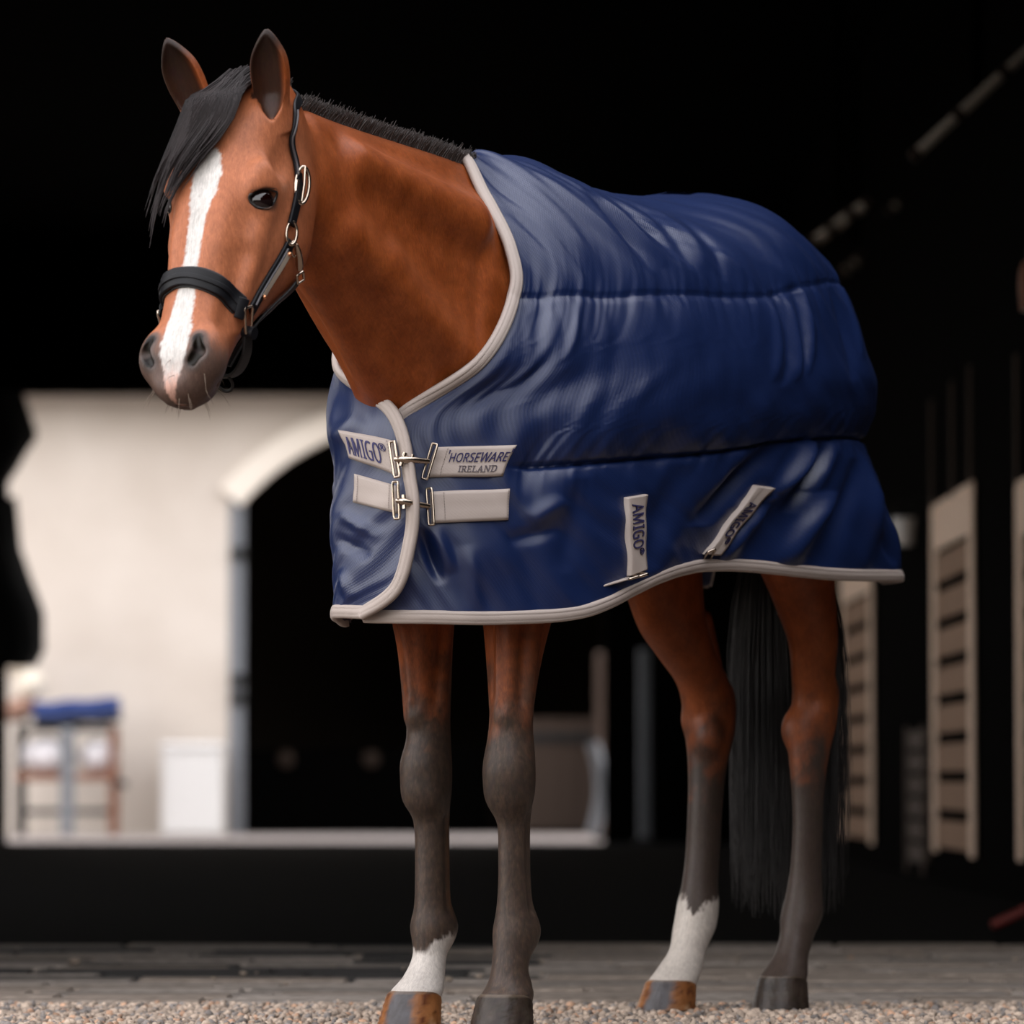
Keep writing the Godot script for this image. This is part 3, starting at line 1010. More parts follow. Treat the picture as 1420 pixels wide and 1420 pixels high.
func coat_color(p: Vector3, _n: Vector3) -> Color:
	var ns := coat_noise.get_noise_3d(p.x * 14.0, p.y * 14.0, p.z * 14.0)
	var fine := coat_noise.get_noise_3d(p.x * 120.0, p.y * 60.0, p.z * 120.0)
	var c := Color(0.30, 0.066, 0.014)
	c = c.lerp(Color(0.40, 0.099, 0.026), clampf(0.5 + ns * 0.8, 0.0, 1.0))
	var black := Color(0.066, 0.047, 0.038)
	if p.y < 1.0 and p.z > -0.5:
		var f := pow(smoothstep(0.80, 0.55, p.y + ns * 0.10 + fine * 0.03), 1.25)
		c = c.lerp(black.lerp(Color(0.14, 0.085, 0.055), clampf(fine * 0.6 + 0.2, 0, 1)), f)
		# a brown streak down the inside of the cannon bone
		var inner := smoothstep(-.002, -.018, p.z - (-.09 if p.x < 0.0 else .0)) * smoothstep(.0, .018, (p.x + .105) if p.x < 0.0 else (.11 - p.x)) * smoothstep(.43, .40, p.y) * smoothstep(.20, .26, p.y)
		c = c.lerp(Color(.17, .075, .035), inner * .6)
		c = c * lerpf(1.0, .72, smoothstep(.10, .0, absf(p.y - .455)) * clampf(.6 + ns, 0.0, 1.0))
		if p.x < 0.0 and p.y < 0.30:
			var edge := 0.148 + 0.03 * smoothstep(-.11, -.07, p.x) + 0.02 * smoothstep(-.12, -.15, p.x) + fine * 0.014
			c = c.lerp(Color(0.72, 0.65, 0.59), smoothstep(edge + .004, edge - .004, p.y))
	elif p.y < 1.0:
		var f := 0.25 * smoothstep(0.95, 0.6, p.y) + 0.75 * smoothstep(0.68, 0.43, p.y + ns * 0.16 + fine * 0.03)  # black lower legs, plus blanket shadow painted into the upper part
		c = c.lerp(Color(0.075, 0.053, 0.043), f)
		if p.x < 0.0 and p.y < 0.36:
			var edge := 0.235 - 0.04 * exp(-pow((p.x + .085) / .02, 2.0)) + fine * 0.018
			c = c.lerp(Color(0.70, 0.62, 0.55), smoothstep(edge + .004, edge - .004, p.y))
	elif p.z > 0.5:
		var h := head_tnv(p)
		if h.x > 0.0 and h.x < 0.75 and absf(h.z) < 0.13:
			c = c.lerp(Color(0.58, 0.205, 0.098), 0.8 * smoothstep(0.0, 0.12, h.x) * smoothstep(-.27, -.13, h.y))
			var m := smoothstep(.50, .575, h.x + fine * .012 + ns * 0.02 + maxf(-h.y - .03, 0.0) * .2)
			c = c.lerp(Color(0.115, 0.083, 0.07), m * .92)
			# dark rims: eyes and nostrils
			for s: float in [-1.0, 1.0]:
				var e := Vector3((h.x - .248) / .021, (h.y + .052) / .031, (h.z - s * .09) / .035)
				c = c.lerp(Color(0.05, 0.032, 0.026), 0.85 * smoothstep(1.25, 0.75, e.length()))
			var w := lut(h.x, BLAZE_W) + fine * .0035 - .02 * smoothstep(.172, .16, h.x)
			var b := smoothstep(.0018, -.0018, absf(h.z - lut(h.x, BLAZE_C)) - w) * smoothstep(-.07, -.05, h.y)
			var white := Color(0.80, 0.755, 0.71).lerp(Color(0.70, 0.40, 0.31), smoothstep(.565, .62, h.x + fine * .02))
			c = c.lerp(white, b)
			for q: Array in nostrils:
				var d := minf((p - Geometry3D.get_closest_point_to_segment(p, q[0], q[1])).length(), (p - Geometry3D.get_closest_point_to_segment(p, q[1], q[2])).length())
				c = c.lerp(Color(.10, .075, .065), smoothstep(.024, .014, d) * .85)
				c = c.lerp(Color(.012, .008, .007), smoothstep(.0125, .009, d))  # nostril hollow painted near black, its shadow put into the colour
		for q: Array in ear_frames:
			var r: Vector3 = p - q[0]
			var t: float = r.dot(q[1]) / q[3]
			if t > -0.06 and t < 1.1 and p.y > 1.60:
				var side: Vector3 = r - q[1] * r.dot(q[1])
				if side.length() < (.037 if t > .25 else .030):
					c = c.lerp(Color(0.055, 0.033, 0.024), smoothstep(0.45, 0.9, t) * .8)
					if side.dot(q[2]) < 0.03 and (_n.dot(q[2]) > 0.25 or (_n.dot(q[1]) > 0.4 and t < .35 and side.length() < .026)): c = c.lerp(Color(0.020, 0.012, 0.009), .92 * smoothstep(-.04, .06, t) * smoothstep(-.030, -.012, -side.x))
	var k := 1.0 + .22 * fine + .10 * ns
	return Color(c.r * k, c.g * k, c.b * k)

func build_horse() -> void:
	coat_noise.seed = 5
	coat_noise.frequency = 1.0
	make_field()
	var horse := thing("horse", "bay horse with a white blaze and dark legs, standing in the doorway and looking ahead", "horse", HORSE)
	skin.paint = coat_color
	skin.gx = skin.steps([[-.42, -.15, .012], [-.15, .15, .0036], [.15, .42, .012]])
	skin.gy = skin.steps([[0.03, .95, .0075], [.95, 1.10, .012], [1.10, 1.85, .0036]])
	skin.gz = skin.steps([[-1.62, -1.0, .0085], [-1.0, -.2, .03], [-.2, .2, .0075], [.2, .52, .009], [.52, .64, .006], [.64, 1.13, .0036]])
	obj("body", skin.build(), MATS.coat, horse)
	horse_details(horse)

	# ------------------------------------------------------------ eyes, hooves, hair
func on_skin(p: Vector3, lift: float) -> Vector3:
	for k in 4:
		var list := skin.near(p - Vector3.ONE * .04, p + Vector3.ONE * .04)
		var d := skin.eval(p, list)
		if absf(d - lift) < 0.0004 or list.is_empty(): break
		p += skin.grad(p, list) * clampf(lift - d, -.03, .03)
	return p

func push_out(p: Vector3, lift: float) -> Vector3:
	var list := skin.near(p - Vector3.ONE * .05, p + Vector3.ONE * .05)
	if list.is_empty(): return p
	var d := skin.eval(p, list)
	return p + skin.grad(p, list) * (lift - d) if d < lift else p

func strand(m: MB, pts: PackedVector3Array, r: float, tone := -1.0) -> void:
	# three-sided tapering hair lock
	var n := pts.size()
	var base := m.v.size()
	var g := rng.randf_range(.3, 1.0) + pow(rng.randf(), 3.0) * 1.3
	if tone >= 0.0: g = tone
	m.col = Color(g, g, g)
	for i in n:
		var t := (pts[mini(i + 1, n - 1)] - pts[maxi(i - 1, 0)]).normalized()
		var u := t.cross(Vector3(.31, .2, .9)).normalized()
		var w := t.cross(u)
		var f := float(i) / (n - 1)
		var rr := r * (1.0 - f * f * .85)
		for k in 3:
			var a := TAU * k / 3.0
			var d := u * cos(a) + w * sin(a)
			m.vert(pts[i] + d * rr, d)
	for i in n - 1:
		for k in 3:
			var a := base + i * 3 + k
			var b := base + i * 3 + (k + 1) % 3
			m.quad(a, a + 3, b + 3, b)

func hoof_mesh(top: Vector3, bottom: Vector3, rt: Vector2, rb: Vector2, striped: bool) -> ArrayMesh:
	var m := MB.new()
	var seg := 40
	var prof := [[1.10, .84], [1.06, .93], [1.0, .985], [.94, 1.0], [.86, 1.0], [.78, 1.0], [.7, 1.0], [.62, 1.0], [.54, 1.0], [.46, 1.0], [.38, 1.0], [.3, 1.0], [.2, 1.0], [.1, 1.01], [.03, 1.0], [0.0, .97]]
	for q: Array in prof:
		var f: float = q[0]
		var c := bottom.lerp(top, f)
		var r: Vector2 = rb.lerp(rt, f) * float(q[1]) * (1.0 + .010 * sin(f * 38.0) * smoothstep(1.0, .8, f))
		for k in seg + 1:
			var a := TAU * k / seg
			var heel := 1.0 - .18 * smoothstep(.2, -1.0, sin(a))
			var y := c.y - (.012 * smoothstep(.3, -1.0, sin(a)) * f)
			var p := Vector3(c.x + cos(a) * r.x, maxf(y, 0.0), c.z + sin(a) * r.y * heel)
			var nn := Vector3(cos(a) / r.x, .35 / r.x, sin(a) / r.y).normalized()
			var w := sin(a * 3.0 + 1.0) * .1
			var g := coat_noise.get_noise_3d(p.x * 60.0, p.y * 9.0, p.z * 60.0)
			m.col = Color(.026, .019, .015).lerp(Color(.06, .045, .036), clampf(.5 + g, 0, 1))
			if striped:
				var s := smoothstep(.18, .30, absf(sin(a * .5 - PI * .25 + .06) + g * .12))
				m.col = Color(.085, .080, .088).lerp(Color(.30, .125, .045), s).lerp(Color(.10, .03, .012), smoothstep(.05, .45, g) * s).lerp(Color(.42, .27, .16), smoothstep(.1, .5, -g) * s * smoothstep(.5, .1, f))
			if f > 1.0: m.col = m.col.lerp(Color(.22, .17, .13), .5)
			m.vert(p, nn)
	for i in prof.size() - 1:
		for k in seg:
			var a := i * (seg + 1) + k
			m.quad(a, a + seg + 1, a + seg + 2, a + 1)
	# sole and top
	for e: int in [0, prof.size() - 1]:
		var row := e * (seg + 1)
		var c := Vector3.ZERO
		for k in seg: c += m.v[row + k]
		var up := Vector3.UP if e == 0 else Vector3.DOWN
		var mid := m.vert(c / seg, up)
		var b := m.v.size()
		for k in seg + 1: m.vert(m.v[row + k], up)
		for k in seg:
			if e == 0: m.tri(mid, b + k, b + k + 1)
			else: m.tri(mid, b + k + 1, b + k)
	return m.mesh()

func horse_details(horse: Node3D) -> void:
	for s: float in [1.0, -1.0]:
		var f := eye_frame(s)
		var m := MB.new()
		m.ellipsoid(Vector3.ZERO, Vector3(.028, .028, .028), Basis(), 24, 32)
		for i in m.v.size():
			var d := m.v[i].normalized()
			m.c[i] = Color(.004, .003, .003) if absf(d.y) < .22 and absf(d.x) < .45 and d.z > 0.0 else Color(.010, .006, .004)
			if d.z < .35: m.c[i] = Color(.02, .013, .01)
		var o := obj("eye", m.mesh(), MATS.eye, horse)
		o.transform = Transform3D(f.basis, f.origin - f.basis.z * .0222)
		# lids: a dark rim round the almond and a fold above it
		m = MB.new()
		var loop := PackedVector3Array()
		var ups := PackedVector3Array()
		for k in 40:
			var a := TAU * k / 40.0
			var x := cos(a) * .0282
			var y := sin(a) * .0162 * (1.0 - .25 * cos(a))
			loop.append(on_skin(f * Vector3(x, y, 0.002), -.0005))
			ups.append(f.basis.z)
		m.sweep(loop, rect_prof(.0052, .004, .0018), ups, true, false, PackedFloat32Array(), true)
		obj("eyelid", m.mesh(), MATS.eyelid, horse)
		m = MB.new()
		var upv := 1.0 if f.basis.y.y > 0.0 else -1.0
		for e: float in [1.0, -1.0]:
			var arc := PackedVector3Array()
			for k in 17:
				var a := lerpf(.15, .92, k / 16.0) * PI
				arc.append(on_skin(f * Vector3(cos(a) * .031, sin(a) * (.0255 if e > 0.0 else .0225) * upv * e, 0.003), -.0008))
			var sc := PackedFloat32Array()
			for k in 17: sc.append(.3 + sin(PI * k / 16.0))
			m.tube(arc, .0021, 6, false, sc)
		obj("lid_fold", m.mesh(), MATS.lid_skin, horse)
	for q: Array in [[Vector3(.1145, .070, .030), Vector3(.1145, 0, .046), Vector2(.052, .058), Vector2(.062, .068), false], [Vector3(-.11, .070, -.024), Vector3(-.11, 0, .0), Vector2(.052, .058), Vector2(.062, .068), true],
			[Vector3(.092, .064, -1.250), Vector3(.092, 0, -1.238), Vector2(.051, .056), Vector2(.060, .066), false], [Vector3(-.10, .056, -1.110), Vector3(-.10, 0, -1.085), Vector2(.053, .058), Vector2(.062, .068), true]]:
		obj("hoof", hoof_mesh(q[0], q[1], q[2], q[3], q[4]), MATS.hoof, horse)
	# forelock: falls from the poll over the brow to the off side
	var m := MB.new()
	var ea := PackedVector2Array([Vector2(.02, .048), Vector2(.06, .056), Vector2(.12, .047), Vector2(.16, .026), Vector2(.20, -.004), Vector2(.25, -.034), Vector2(.29, -.055)])
	var eb := PackedVector2Array([Vector2(.02, -.040), Vector2(.06, -.062), Vector2(.12, -.076), Vector2(.17, -.090), Vector2(.22, -.102), Vector2(.28, -.108), Vector2(.34, -.104)])
	for lock in 64:
		var a0 := (lock + .5) / 64.0 + rng.randf_range(-.02, .02)
		var end := lerpf(.285, .205, pow(absf(a0 - .35), .7)) + rng.randf_range(-.055, .035) + (.05 if rng.randf() < .12 else 0.0)
		var lift0 := rng.randf_range(.002, .016)
		var wob := rng.randf_range(-.012, .012)
		var tone := rng.randf_range(.35, 1.25)
		for i in 17:
			var da := rng.randf_range(-.06, .06)
			var t0 := rng.randf_range(-.005, .045)
			var t1 := end + rng.randf_range(-.03, .008)
			var lift := lift0 + rng.randf_range(0.0, .006)
			var pts := PackedVector3Array()
			for k in 10:
				var f := k / 9.0
				var t := lerpf(t0, t1, f)
				var a := clampf(a0 + da * (1.0 - .85 * f), 0.0, 1.0)
				var v := lerpf(lut(t, eb), lut(t, ea), a) + wob * f * f
				v = lerpf(lerpf(-.032, .040, a), v, smoothstep(0.0, .35, f))
				var n := lerpf(-.07, .02, smoothstep(-.01, .08, t)) - .28 * maxf(0.0, absf(v) - .045)
				pts.append(push_out(hd(t, n, v), lift * (1.0 if f < .8 else .7) + .003))
			strand(m, pts, rng.randf_range(.0009, .0022), tone * rng.randf_range(.7, 1.4))
	tag(obj("forelock", m.mesh(), MATS.hair_black, horse), "", "", "", "stuff")
	# short standing mane
	m = MB.new()
	for i in 4200:
		var u := rng.randf_range(-.03, .655)
		var y := 1.60 + .08 * smoothstep(.0, .7, u)
		var v := rng.randf_range(-.018, .030)
		var root := on_skin(Vector3(v, y + .06, u), -.004)
		var l := rng.randf_range(.024, .036) * (1.25 if rng.randf() < .04 else 1.0)
		var dir := Vector3(v * 7.0 + rng.randf_range(-.2, .2), 1.0, rng.randf_range(-.35, .1)).normalized()
		var pts := PackedVector3Array()
		for k in 4: pts.append(root + dir * l * k / 3.0 + Vector3(.006, -.003, -.004) * pow(k / 3.0, 2.0))
		strand(m, pts, rng.randf_range(.0011, .002))
	tag(obj("mane", m.mesh(), MATS.hair_mane, horse), "", "", "", "stuff")
	# tail
	m = MB.new()
	for i in 1300:
		var a := rng.randf_range(-1.0, 1.0)
		var b := rng.randf_range(-1.0, 1.0)
		var end := rng.randf_range(.2, .46) - .03 * (1.0 - a * a)
		var pts := PackedVector3Array()
		for k in 10:
			var f := k / 9.0
			var y := lerpf(1.36, end, f)
			var w := lerpf(.02, .125, smoothstep(0.0, .7, f))
			pts.append(Vector3(a * w + .012 * sin(f * 5.0 + b * 4.0), y, -1.455 - .02 * smoothstep(0.0, .3, f) + b * .035 * (.4 + f)))
		strand(m, pts, rng.randf_range(.0012, .0024))
	tag(obj("tail", m.mesh(), MATS.hair_tail, horse), "", "", "", "stuff")
	# whiskers on lip and chin
	m = MB.new()
	for i in 46:
		var root := on_skin(hd(rng.randf_range(.56, .63), rng.randf_range(-.11, -.02), rng.randf_range(-.055, .055)), 0.0)
		var g := skin.grad(root, skin.near(root - Vector3.ONE * .03, root + Vector3.ONE * .03))
		var dir := (g + Vector3.DOWN * .6).normalized()
		var l := rng.randf_range(.012, .034)
		strand(m, PackedVector3Array([root, root + dir * l * .5, root + (dir + Vector3.DOWN * .2) * l]), .0006)
	tag(obj("whiskers", m.mesh(), MATS.whisker, horse), "", "", "", "stuff")

# ---------------------------------------------------------------- the blanket: a spline sheet per side
# rows run from the spine to the hem, columns from the front edge to the tail
const ROWS := 10
func blanket_net() -> Array:
	var c := []
	c.append([Vector3(0, 1.672, .01), Vector3(.075, 1.585, .038), Vector3(.145, 1.48, .067), Vector3(.175, 1.385, .105), Vector3(.158, 1.25, .215), Vector3(.03, 1.148, .292), Vector3(-.04, 1.05, .308), Vector3(-.045, .96, .31), Vector3(-.045, .87, .305), Vector3(-.04, .775, .295)])
	c.append([Vector3(0, 1.688, -.09), Vector3(.105, 1.62, -.07), Vector3(.185, 1.51, -.05), Vector3(.225, 1.395, -.01), Vector3(.225, 1.26, .095), Vector3(.115, 1.15, .245), Vector3(.075, 1.055, .278), Vector3(.08, .96, .285), Vector3(.08, .87, .282), Vector3(.08, .772, .275)])
	c.append([Vector3(0, 1.685, -.22), Vector3(.135, 1.635, -.21), Vector3(.225, 1.53, -.2), Vector3(.275, 1.405, -.17), Vector3(.28, 1.27, -.07), Vector3(.235, 1.16, .09), Vector3(.195, 1.06, .155), Vector3(.19, .965, .17), Vector3(.19, .87, .17), Vector3(.185, .772, .168)])
	c.append([Vector3(0, 1.655, -.42), Vector3(.16, 1.61, -.42), Vector3(.262, 1.53, -.42), Vector3(.31, 1.425, -.4), Vector3(.325, 1.29, -.33), Vector3(.305, 1.175, -.13), Vector3(.288, 1.075, -.02), Vector3(.282, .975, .0), Vector3(.28, .88, .0), Vector3(.275, .79, .0)])
	c.append([Vector3(0, 1.657, -.68), Vector3(.16, 1.625, -.68), Vector3(.27, 1.545, -.68), Vector3(.325, 1.44, -.67), Vector3(.345, 1.30, -.62), Vector3(.34, 1.20, -.5), Vector3(.33, 1.11, -.40), Vector3(.322, 1.02, -.33), Vector3(.312, .935, -.29), Vector3(.30, .865, -.26)])
	c.append([Vector3(0, 1.69, -.92), Vector3(.16, 1.66, -.92), Vector3(.27, 1.58, -.92), Vector3(.325, 1.47, -.93), Vector3(.345, 1.33, -.92), Vector3(.345, 1.24, -.86), Vector3(.335, 1.155, -.8), Vector3(.315, 1.06, -.7), Vector3(.30, .98, -.62), Vector3(.295, .895, -.55)])
	c.append([Vector3(0, 1.695, -1.12), Vector3(.14, 1.655, -1.13), Vector3(.235, 1.575, -1.15), Vector3(.277, 1.50, -1.16), Vector3(.31, 1.35, -1.17), Vector3(.313, 1.265, -1.16), Vector3(.308, 1.185, -1.14), Vector3(.325, 1.09, -1.1), Vector3(.33, 1.0, -1.05), Vector3(.32, .89, -1.0)])
	c.append([Vector3(0, 1.64, -1.30), Vector3(.09, 1.61, -1.31), Vector3(.163, 1.55, -1.32), Vector3(.202, 1.48, -1.34), Vector3(.228, 1.36, -1.36), Vector3(.234, 1.275, -1.37), Vector3(.24, 1.195, -1.37), Vector3(.264, 1.1, -1.38), Vector3(.29, 1.0, -1.38), Vector3(.306, .90, -1.37)])
	c.append([Vector3(0, 1.52, -1.45), Vector3(.05, 1.51, -1.45), Vector3(.09, 1.48, -1.46), Vector3(.11, 1.43, -1.47), Vector3(.12, 1.34, -1.49), Vector3(.125, 1.27, -1.50), Vector3(.13, 1.19, -1.51), Vector3(.15, 1.1, -1.51), Vector3(.18, 1.0, -1.51), Vector3(.21, .90, -1.51)])
	return c

class Sheet:
	var net: Array
	var side := 1.0
	var noise: FastNoiseLite
	func _cr(a: Vector3, b: Vector3, c: Vector3, d: Vector3, t: float) -> Vector3:
		return b.cubic_interpolate(c, a, d, t)
	func row_at(ci: int, t: float) -> Vector3:
		var col: Array = net[ci]
		var m := col.size() - 1
		var f := clampf(t, 0.0, 1.0) * m
		var i := mini(int(f), m - 1)
		return _cr(col[maxi(i - 1, 0)] if i > 0 else Vector3(-col[1].x, col[1].y, col[1].z), col[i], col[i + 1], col[mini(i + 2, m)], f - i)
	func base(s: float, t: float) -> Vector3:
		var m := net.size() - 1
		var f := clampf(s, 0.0, 1.0) * m
		var i := mini(int(f), m - 1)
		var p := _cr(row_at(maxi(i - 1, 0), t), row_at(i, t), row_at(i + 1, t), row_at(mini(i + 2, m), t), f - i)
		return Vector3(p.x * side, p.y, p.z)
	func normal(s: float, t: float, e := 0.004) -> Vector3:
		var a := base(minf(s + e, 1.0), t) - base(maxf(s - e, 0.0), t)
		var b := base(s, minf(t + e, 1.0)) - base(s, maxf(t - e, 0.0))
		return b.cross(a).normalized() * side
	# lines of quilting (row value as a function of s)
	func seam(k: int, s: float) -> float:
		return (3.0 if k == 0 else 6.0) / 9.0
	func fold(s: float, t: float, a: Vector2, b: Vector2, w: float, h: float) -> float:
		var p := Vector2(s, t)
		var q := b - a
		var l := clampf((p - a).dot(q) / q.length_squared(), 0.0, 1.0)
		var d := (p - a - q * l).length() / w
		return h * exp(-d * d) * pow(sin(PI * clampf(l, 0.001, 0.999)), 0.8)
	var folds: Array = []
	func relief(s: float, t: float) -> float:
		var h := 0.0
		# quilted channels between two lines of stitching
		var e1 := absf(t - 3.0 / 9.0 + 0.016 * smoothstep(0.48, 0.62, s))
		var e2 := absf(t - 6.0 / 9.0)
		var d := minf(e1, e2)
		var low := smoothstep(0.40, 0.60, t)
		var k1 := lerpf(0.6, 1.0, low)
		var k2 := lerpf(0.62, smoothstep(0.235, 0.30, s), low)
		h += 0.011 * k1 * (1.0 - k2 * exp(-d / 0.022)) + 0.009 * k1 * (1.0 - k2 * exp(-d / 0.09)) - 0.017
		h -= lerpf(0.006, 0.011, low) * k2 * exp(-d * d / 0.00002)
		# the middle channel hangs out over the lower line
		if t > 3.0 / 9.0 and t < 6.0 / 9.0: h += 0.014 * sin(PI * (t - 3.0 / 9.0) * 3.0) * smoothstep(0.22, 0.32, s)
		# puckers that leave the stitching
		var n := noise.get_noise_2d(s * 42.0 + 60.0 * low, t * 3.0)
		h += n * 0.0058 * k2 * exp(-d / 0.05)
		n = noise.get_noise_2d(s * 85.0 + 60.0 * low, t * 4.0)
		h += n * 0.0022 * k2 * exp(-d / 0.02)
		# long soft creases
		h += noise.get_noise_2d(s * 7.0 - t * 2.0, t * 3.0 + 40.0) * 0.011
		h += noise.get_noise_2d(s * 17.0 - t * 9.0, t * 5.0 - s * 2.0 + 9.0) * 0.0042
		for f: Array in folds: h += fold(s, t, f[0], f[1], f[2], f[3])
		return h * (1.0 - exp(-s / 0.010)) * (1.0 - exp(-(1.0 - t) / 0.022))
	func point(s: float, t: float, lift := 0.0) -> Vector3:
		return base(s, t) + normal(s, t) * (relief(s, t) + lift)

var sheet_near: Sheet
var sheet_off: Sheet

func sheet_mesh(sh: Sheet, ns: int, nt: int) -> ArrayMesh:
	var pos := PackedVector3Array()
	pos.resize((ns + 1) * (nt + 1))
	var work := func(i: int) -> void:
		for j in nt + 1:
			pos[i * (nt + 1) + j] = sh.point(float(i) / ns, float(j) / nt)
	for i in ns + 1: work.call(i)
	var m := MB.new()
	var w := nt + 1
	for i in ns + 1:
		for j in nt + 1:
			var a := pos[mini(i + 1, ns) * w + j] - pos[maxi(i - 1, 0) * w + j]
			var b := pos[i * w + mini(j + 1, nt)] - pos[i * w + maxi(j - 1, 0)]
			var nn := b.cross(a).normalized() * sh.side
			m.vert(pos[i * w + j], nn, Vector2(float(i) / ns, float(j) / nt))
	for i in ns:
		for j in nt:
			var a := i * w + j
			if sh.side > 0.0: m.quad(a, a + w, a + w + 1, a + 1)
			else: m.quad(a, a + 1, a + w + 1, a + w)
	# the lining, 12 mm inside
	var b0 := m.v.size()
	for i in ns + 1:
		for j in nt + 1:
			m.vert(m.v[i * w + j] - m.n[i * w + j] * 0.012, -m.n[i * w + j], m.uv[i * w + j])
	for i in ns:
		for j in nt:
			var a := b0 + i * w + j
			if sh.side > 0.0: m.quad(a, a + 1, a + w + 1, a + w)
			else: m.quad(a, a + w, a + w + 1, a + 1)
	return m.mesh()

func binding(path: PackedVector3Array, ups: PackedVector3Array, wide := 0.026) -> ArrayMesh:
	# folded tape with two stitched grooves
	var prof := PackedVector2Array()
	var hw := wide * 0.5
	for q: Vector2 in [Vector2(hw, 0), Vector2(hw * .92, .005), Vector2(hw * .55, .0078), Vector2(hw * .42, .0058), Vector2(hw * .29, .0084), Vector2(-hw * .29, .0084), Vector2(-hw * .42, .0058), Vector2(-hw * .55, .0078), Vector2(-hw * .92, .005), Vector2(-hw, 0), Vector2(-hw * .9, -.006), Vector2(hw * .9, -.006)]:
		prof.append(q)
	var m := MB.new()
	m.sweep(path, prof, ups)
	return m.mesh()

func edge_path(sh: Sheet, along: Callable, n: int) -> Array:
	var p := PackedVector3Array()
	var u := PackedVector3Array()
	for i in n + 1:
		var q: Vector2 = along.call(float(i) / n)
		var nn := sh.normal(q.x, q.y, 0.01)
		p.append(sh.point(q.x, q.y, -0.002))
		u.append(nn)
	return [p, u]

func build_blanket() -> void:
	var fn := FastNoiseLite.new()
	fn.seed = 8
	fn.frequency = 1.0
	fn.fractal_octaves = 2
	sheet_near = Sheet.new()
	sheet_near.net = blanket_net()
	sheet_near.noise = fn
	sheet_near.folds = [[Vector2(.255, .13), Vector2(.305, .29), .010, -.009], [Vector2(.28, .12), Vector2(.335, .28), .011, .008], [Vector2(.335, .10), Vector2(.36, .27), .009, -.007], [Vector2(.39, .09), Vector2(.38, .28), .010, -.008], [Vector2(.42, .10), Vector2(.41, .28), .010, .006], [Vector2(.451, .126), Vector2(.437, .304), .009, -.008],
		[Vector2(.300, .10), Vector2(.36, .20), .008, -.006], [Vector2(.514, .316), Vector2(.529, .486), .008, .009], [Vector2(.535, .32), Vector2(.548, .50), .007, -.009], [Vector2(.553, .308), Vector2(.567, .492), .007, .009], [Vector2(.576, .31), Vector2(.575, .48), .007, -.009], [Vector2(.599, .308), Vector2(.581, .476), .008, .008], [Vector2(.76, .33), Vector2(.739, .449), .012, .010], [Vector2(.70, .33), Vector2(.70, .5), .014, -.008],
		[Vector2(.067, .358), Vector2(.199, .532), .014, -.008], [Vector2(.10, .36), Vector2(.14, .50), .014, .009], [Vector2(.15, .345), Vector2(.17, .45), .010, .006],
		[Vector2(.660, .656), Vector2(.642, .823), .014, .032], [Vector2(.642, .80), Vector2(.618, .985), .014, .026], [Vector2(.60, .66), Vector2(.54, .86), .022, -.036], [Vector2(.690, .66), Vector2(.672, .86), .011, -.026], [Vector2(.70, .67), Vector2(.69, .80), .012, .016], [Vector2(.716, .80), Vector2(.69, .985), .014, .032], [Vector2(.75, .72), Vector2(.735, .98), .016, -.026], [Vector2(.79, .7), Vector2(.80, .98), .016, .020], [Vector2(.812, .9), Vector2(.857, .962), .010, -.012], [Vector2(.85, .86), Vector2(.88, .97), .012, .010],
		[Vector2(.118, .80), Vector2(.153, .92), .010, -.020], [Vector2(.14, .79), Vector2(.17, .90), .012, .012], [Vector2(.287, .79), Vector2(.337, .738), .018, .012], [Vector2(.25, .83), Vector2(.34, .80), .016, -.010], [Vector2(.36, .70), Vector2(.34, .90), .02, -.010], [Vector2(.19, .84), Vector2(.21, .97), .012, .008], [Vector2(.48, .69), Vector2(.46, .95), .02, -.012]]
	sheet_off = Sheet.new()
	var net := blanket_net()
	sheet_off.side = -1.0
	# the off side laps over the near side at the breast
	var f := [Vector3(.145, 1.25, .222), Vector3(-.033, 1.155, .318), Vector3(-.083, 1.02, .338), Vector3(-.085, .93, .342), Vector3(-.052, .83, .34), Vector3(.03, .785, .325)]
	for i in 6: net[0][4 + i] = f[i]
	for i in range(5, 10): net[1][i] += Vector3(0.01, 0, .02)
	net[1][9] = Vector3(.11, .785, .285)
	for c in [2, 3, 4]:
		for i in range(4, 10): net[c][i] -= Vector3(.014 if i < 7 else .03, 0, 0)
	sheet_off.net = net
	var fo := fn.duplicate()
	fo.seed = 19
	sheet_off.noise = fo
	sheet_off.folds = [[Vector2(.12, .76), Vector2(.05, .80), .012, .012], [Vector2(.13, .82), Vector2(.06, .84), .012, -.012], [Vector2(.14, .60), Vector2(.06, .56), .014, .010], [Vector2(.12, .89), Vector2(.07, .95), .012, .010]]
	var b := thing("horse_blanket", "navy quilted blanket with pale grey binding, worn by the bay horse", "horse blanket", HORSE)
	obj("near_panel", sheet_mesh(sheet_near, 300, 190), MATS.navy, b)
	obj("off_panel", sheet_mesh(sheet_off, 160, 110), MATS.navy, b)
	for q: Array in [[sheet_near, true], [sheet_off, false]]:
		var sh: Sheet = q[0]
		var e := edge_path(sh, func(x: float) -> Vector2: return Vector2(0.003, x * (0.565 if sh == sheet_near else 1.0)), 120)
		obj("front_binding", binding(e[0], e[1]), MATS.tape, b)
		e = edge_path(sh, func(x: float) -> Vector2: return Vector2(x, 0.988), 140)
		obj("hem_binding", binding(e[0], e[1]), MATS.tape, b)
		e = edge_path(sh, func(x: float) -> Vector2: return Vector2(0.997, x), 60)
		obj("tail_binding", binding(e[0], e[1]), MATS.tape, b)
	blanket_straps(b)

# a strip sewn on the sheet: a runs along it, b across (up in reading direction)
func on_strip(sh: Sheet, q: Array, a: float, b: float, lift: float) -> Vector3:
	# q: start, end, half width vector
	var c: Vector2 = (q[0] as Vector2).lerp(q[1], a) + (q[2] as Vector2) * b
	return sewn(sh, c.x, c.y, lift)

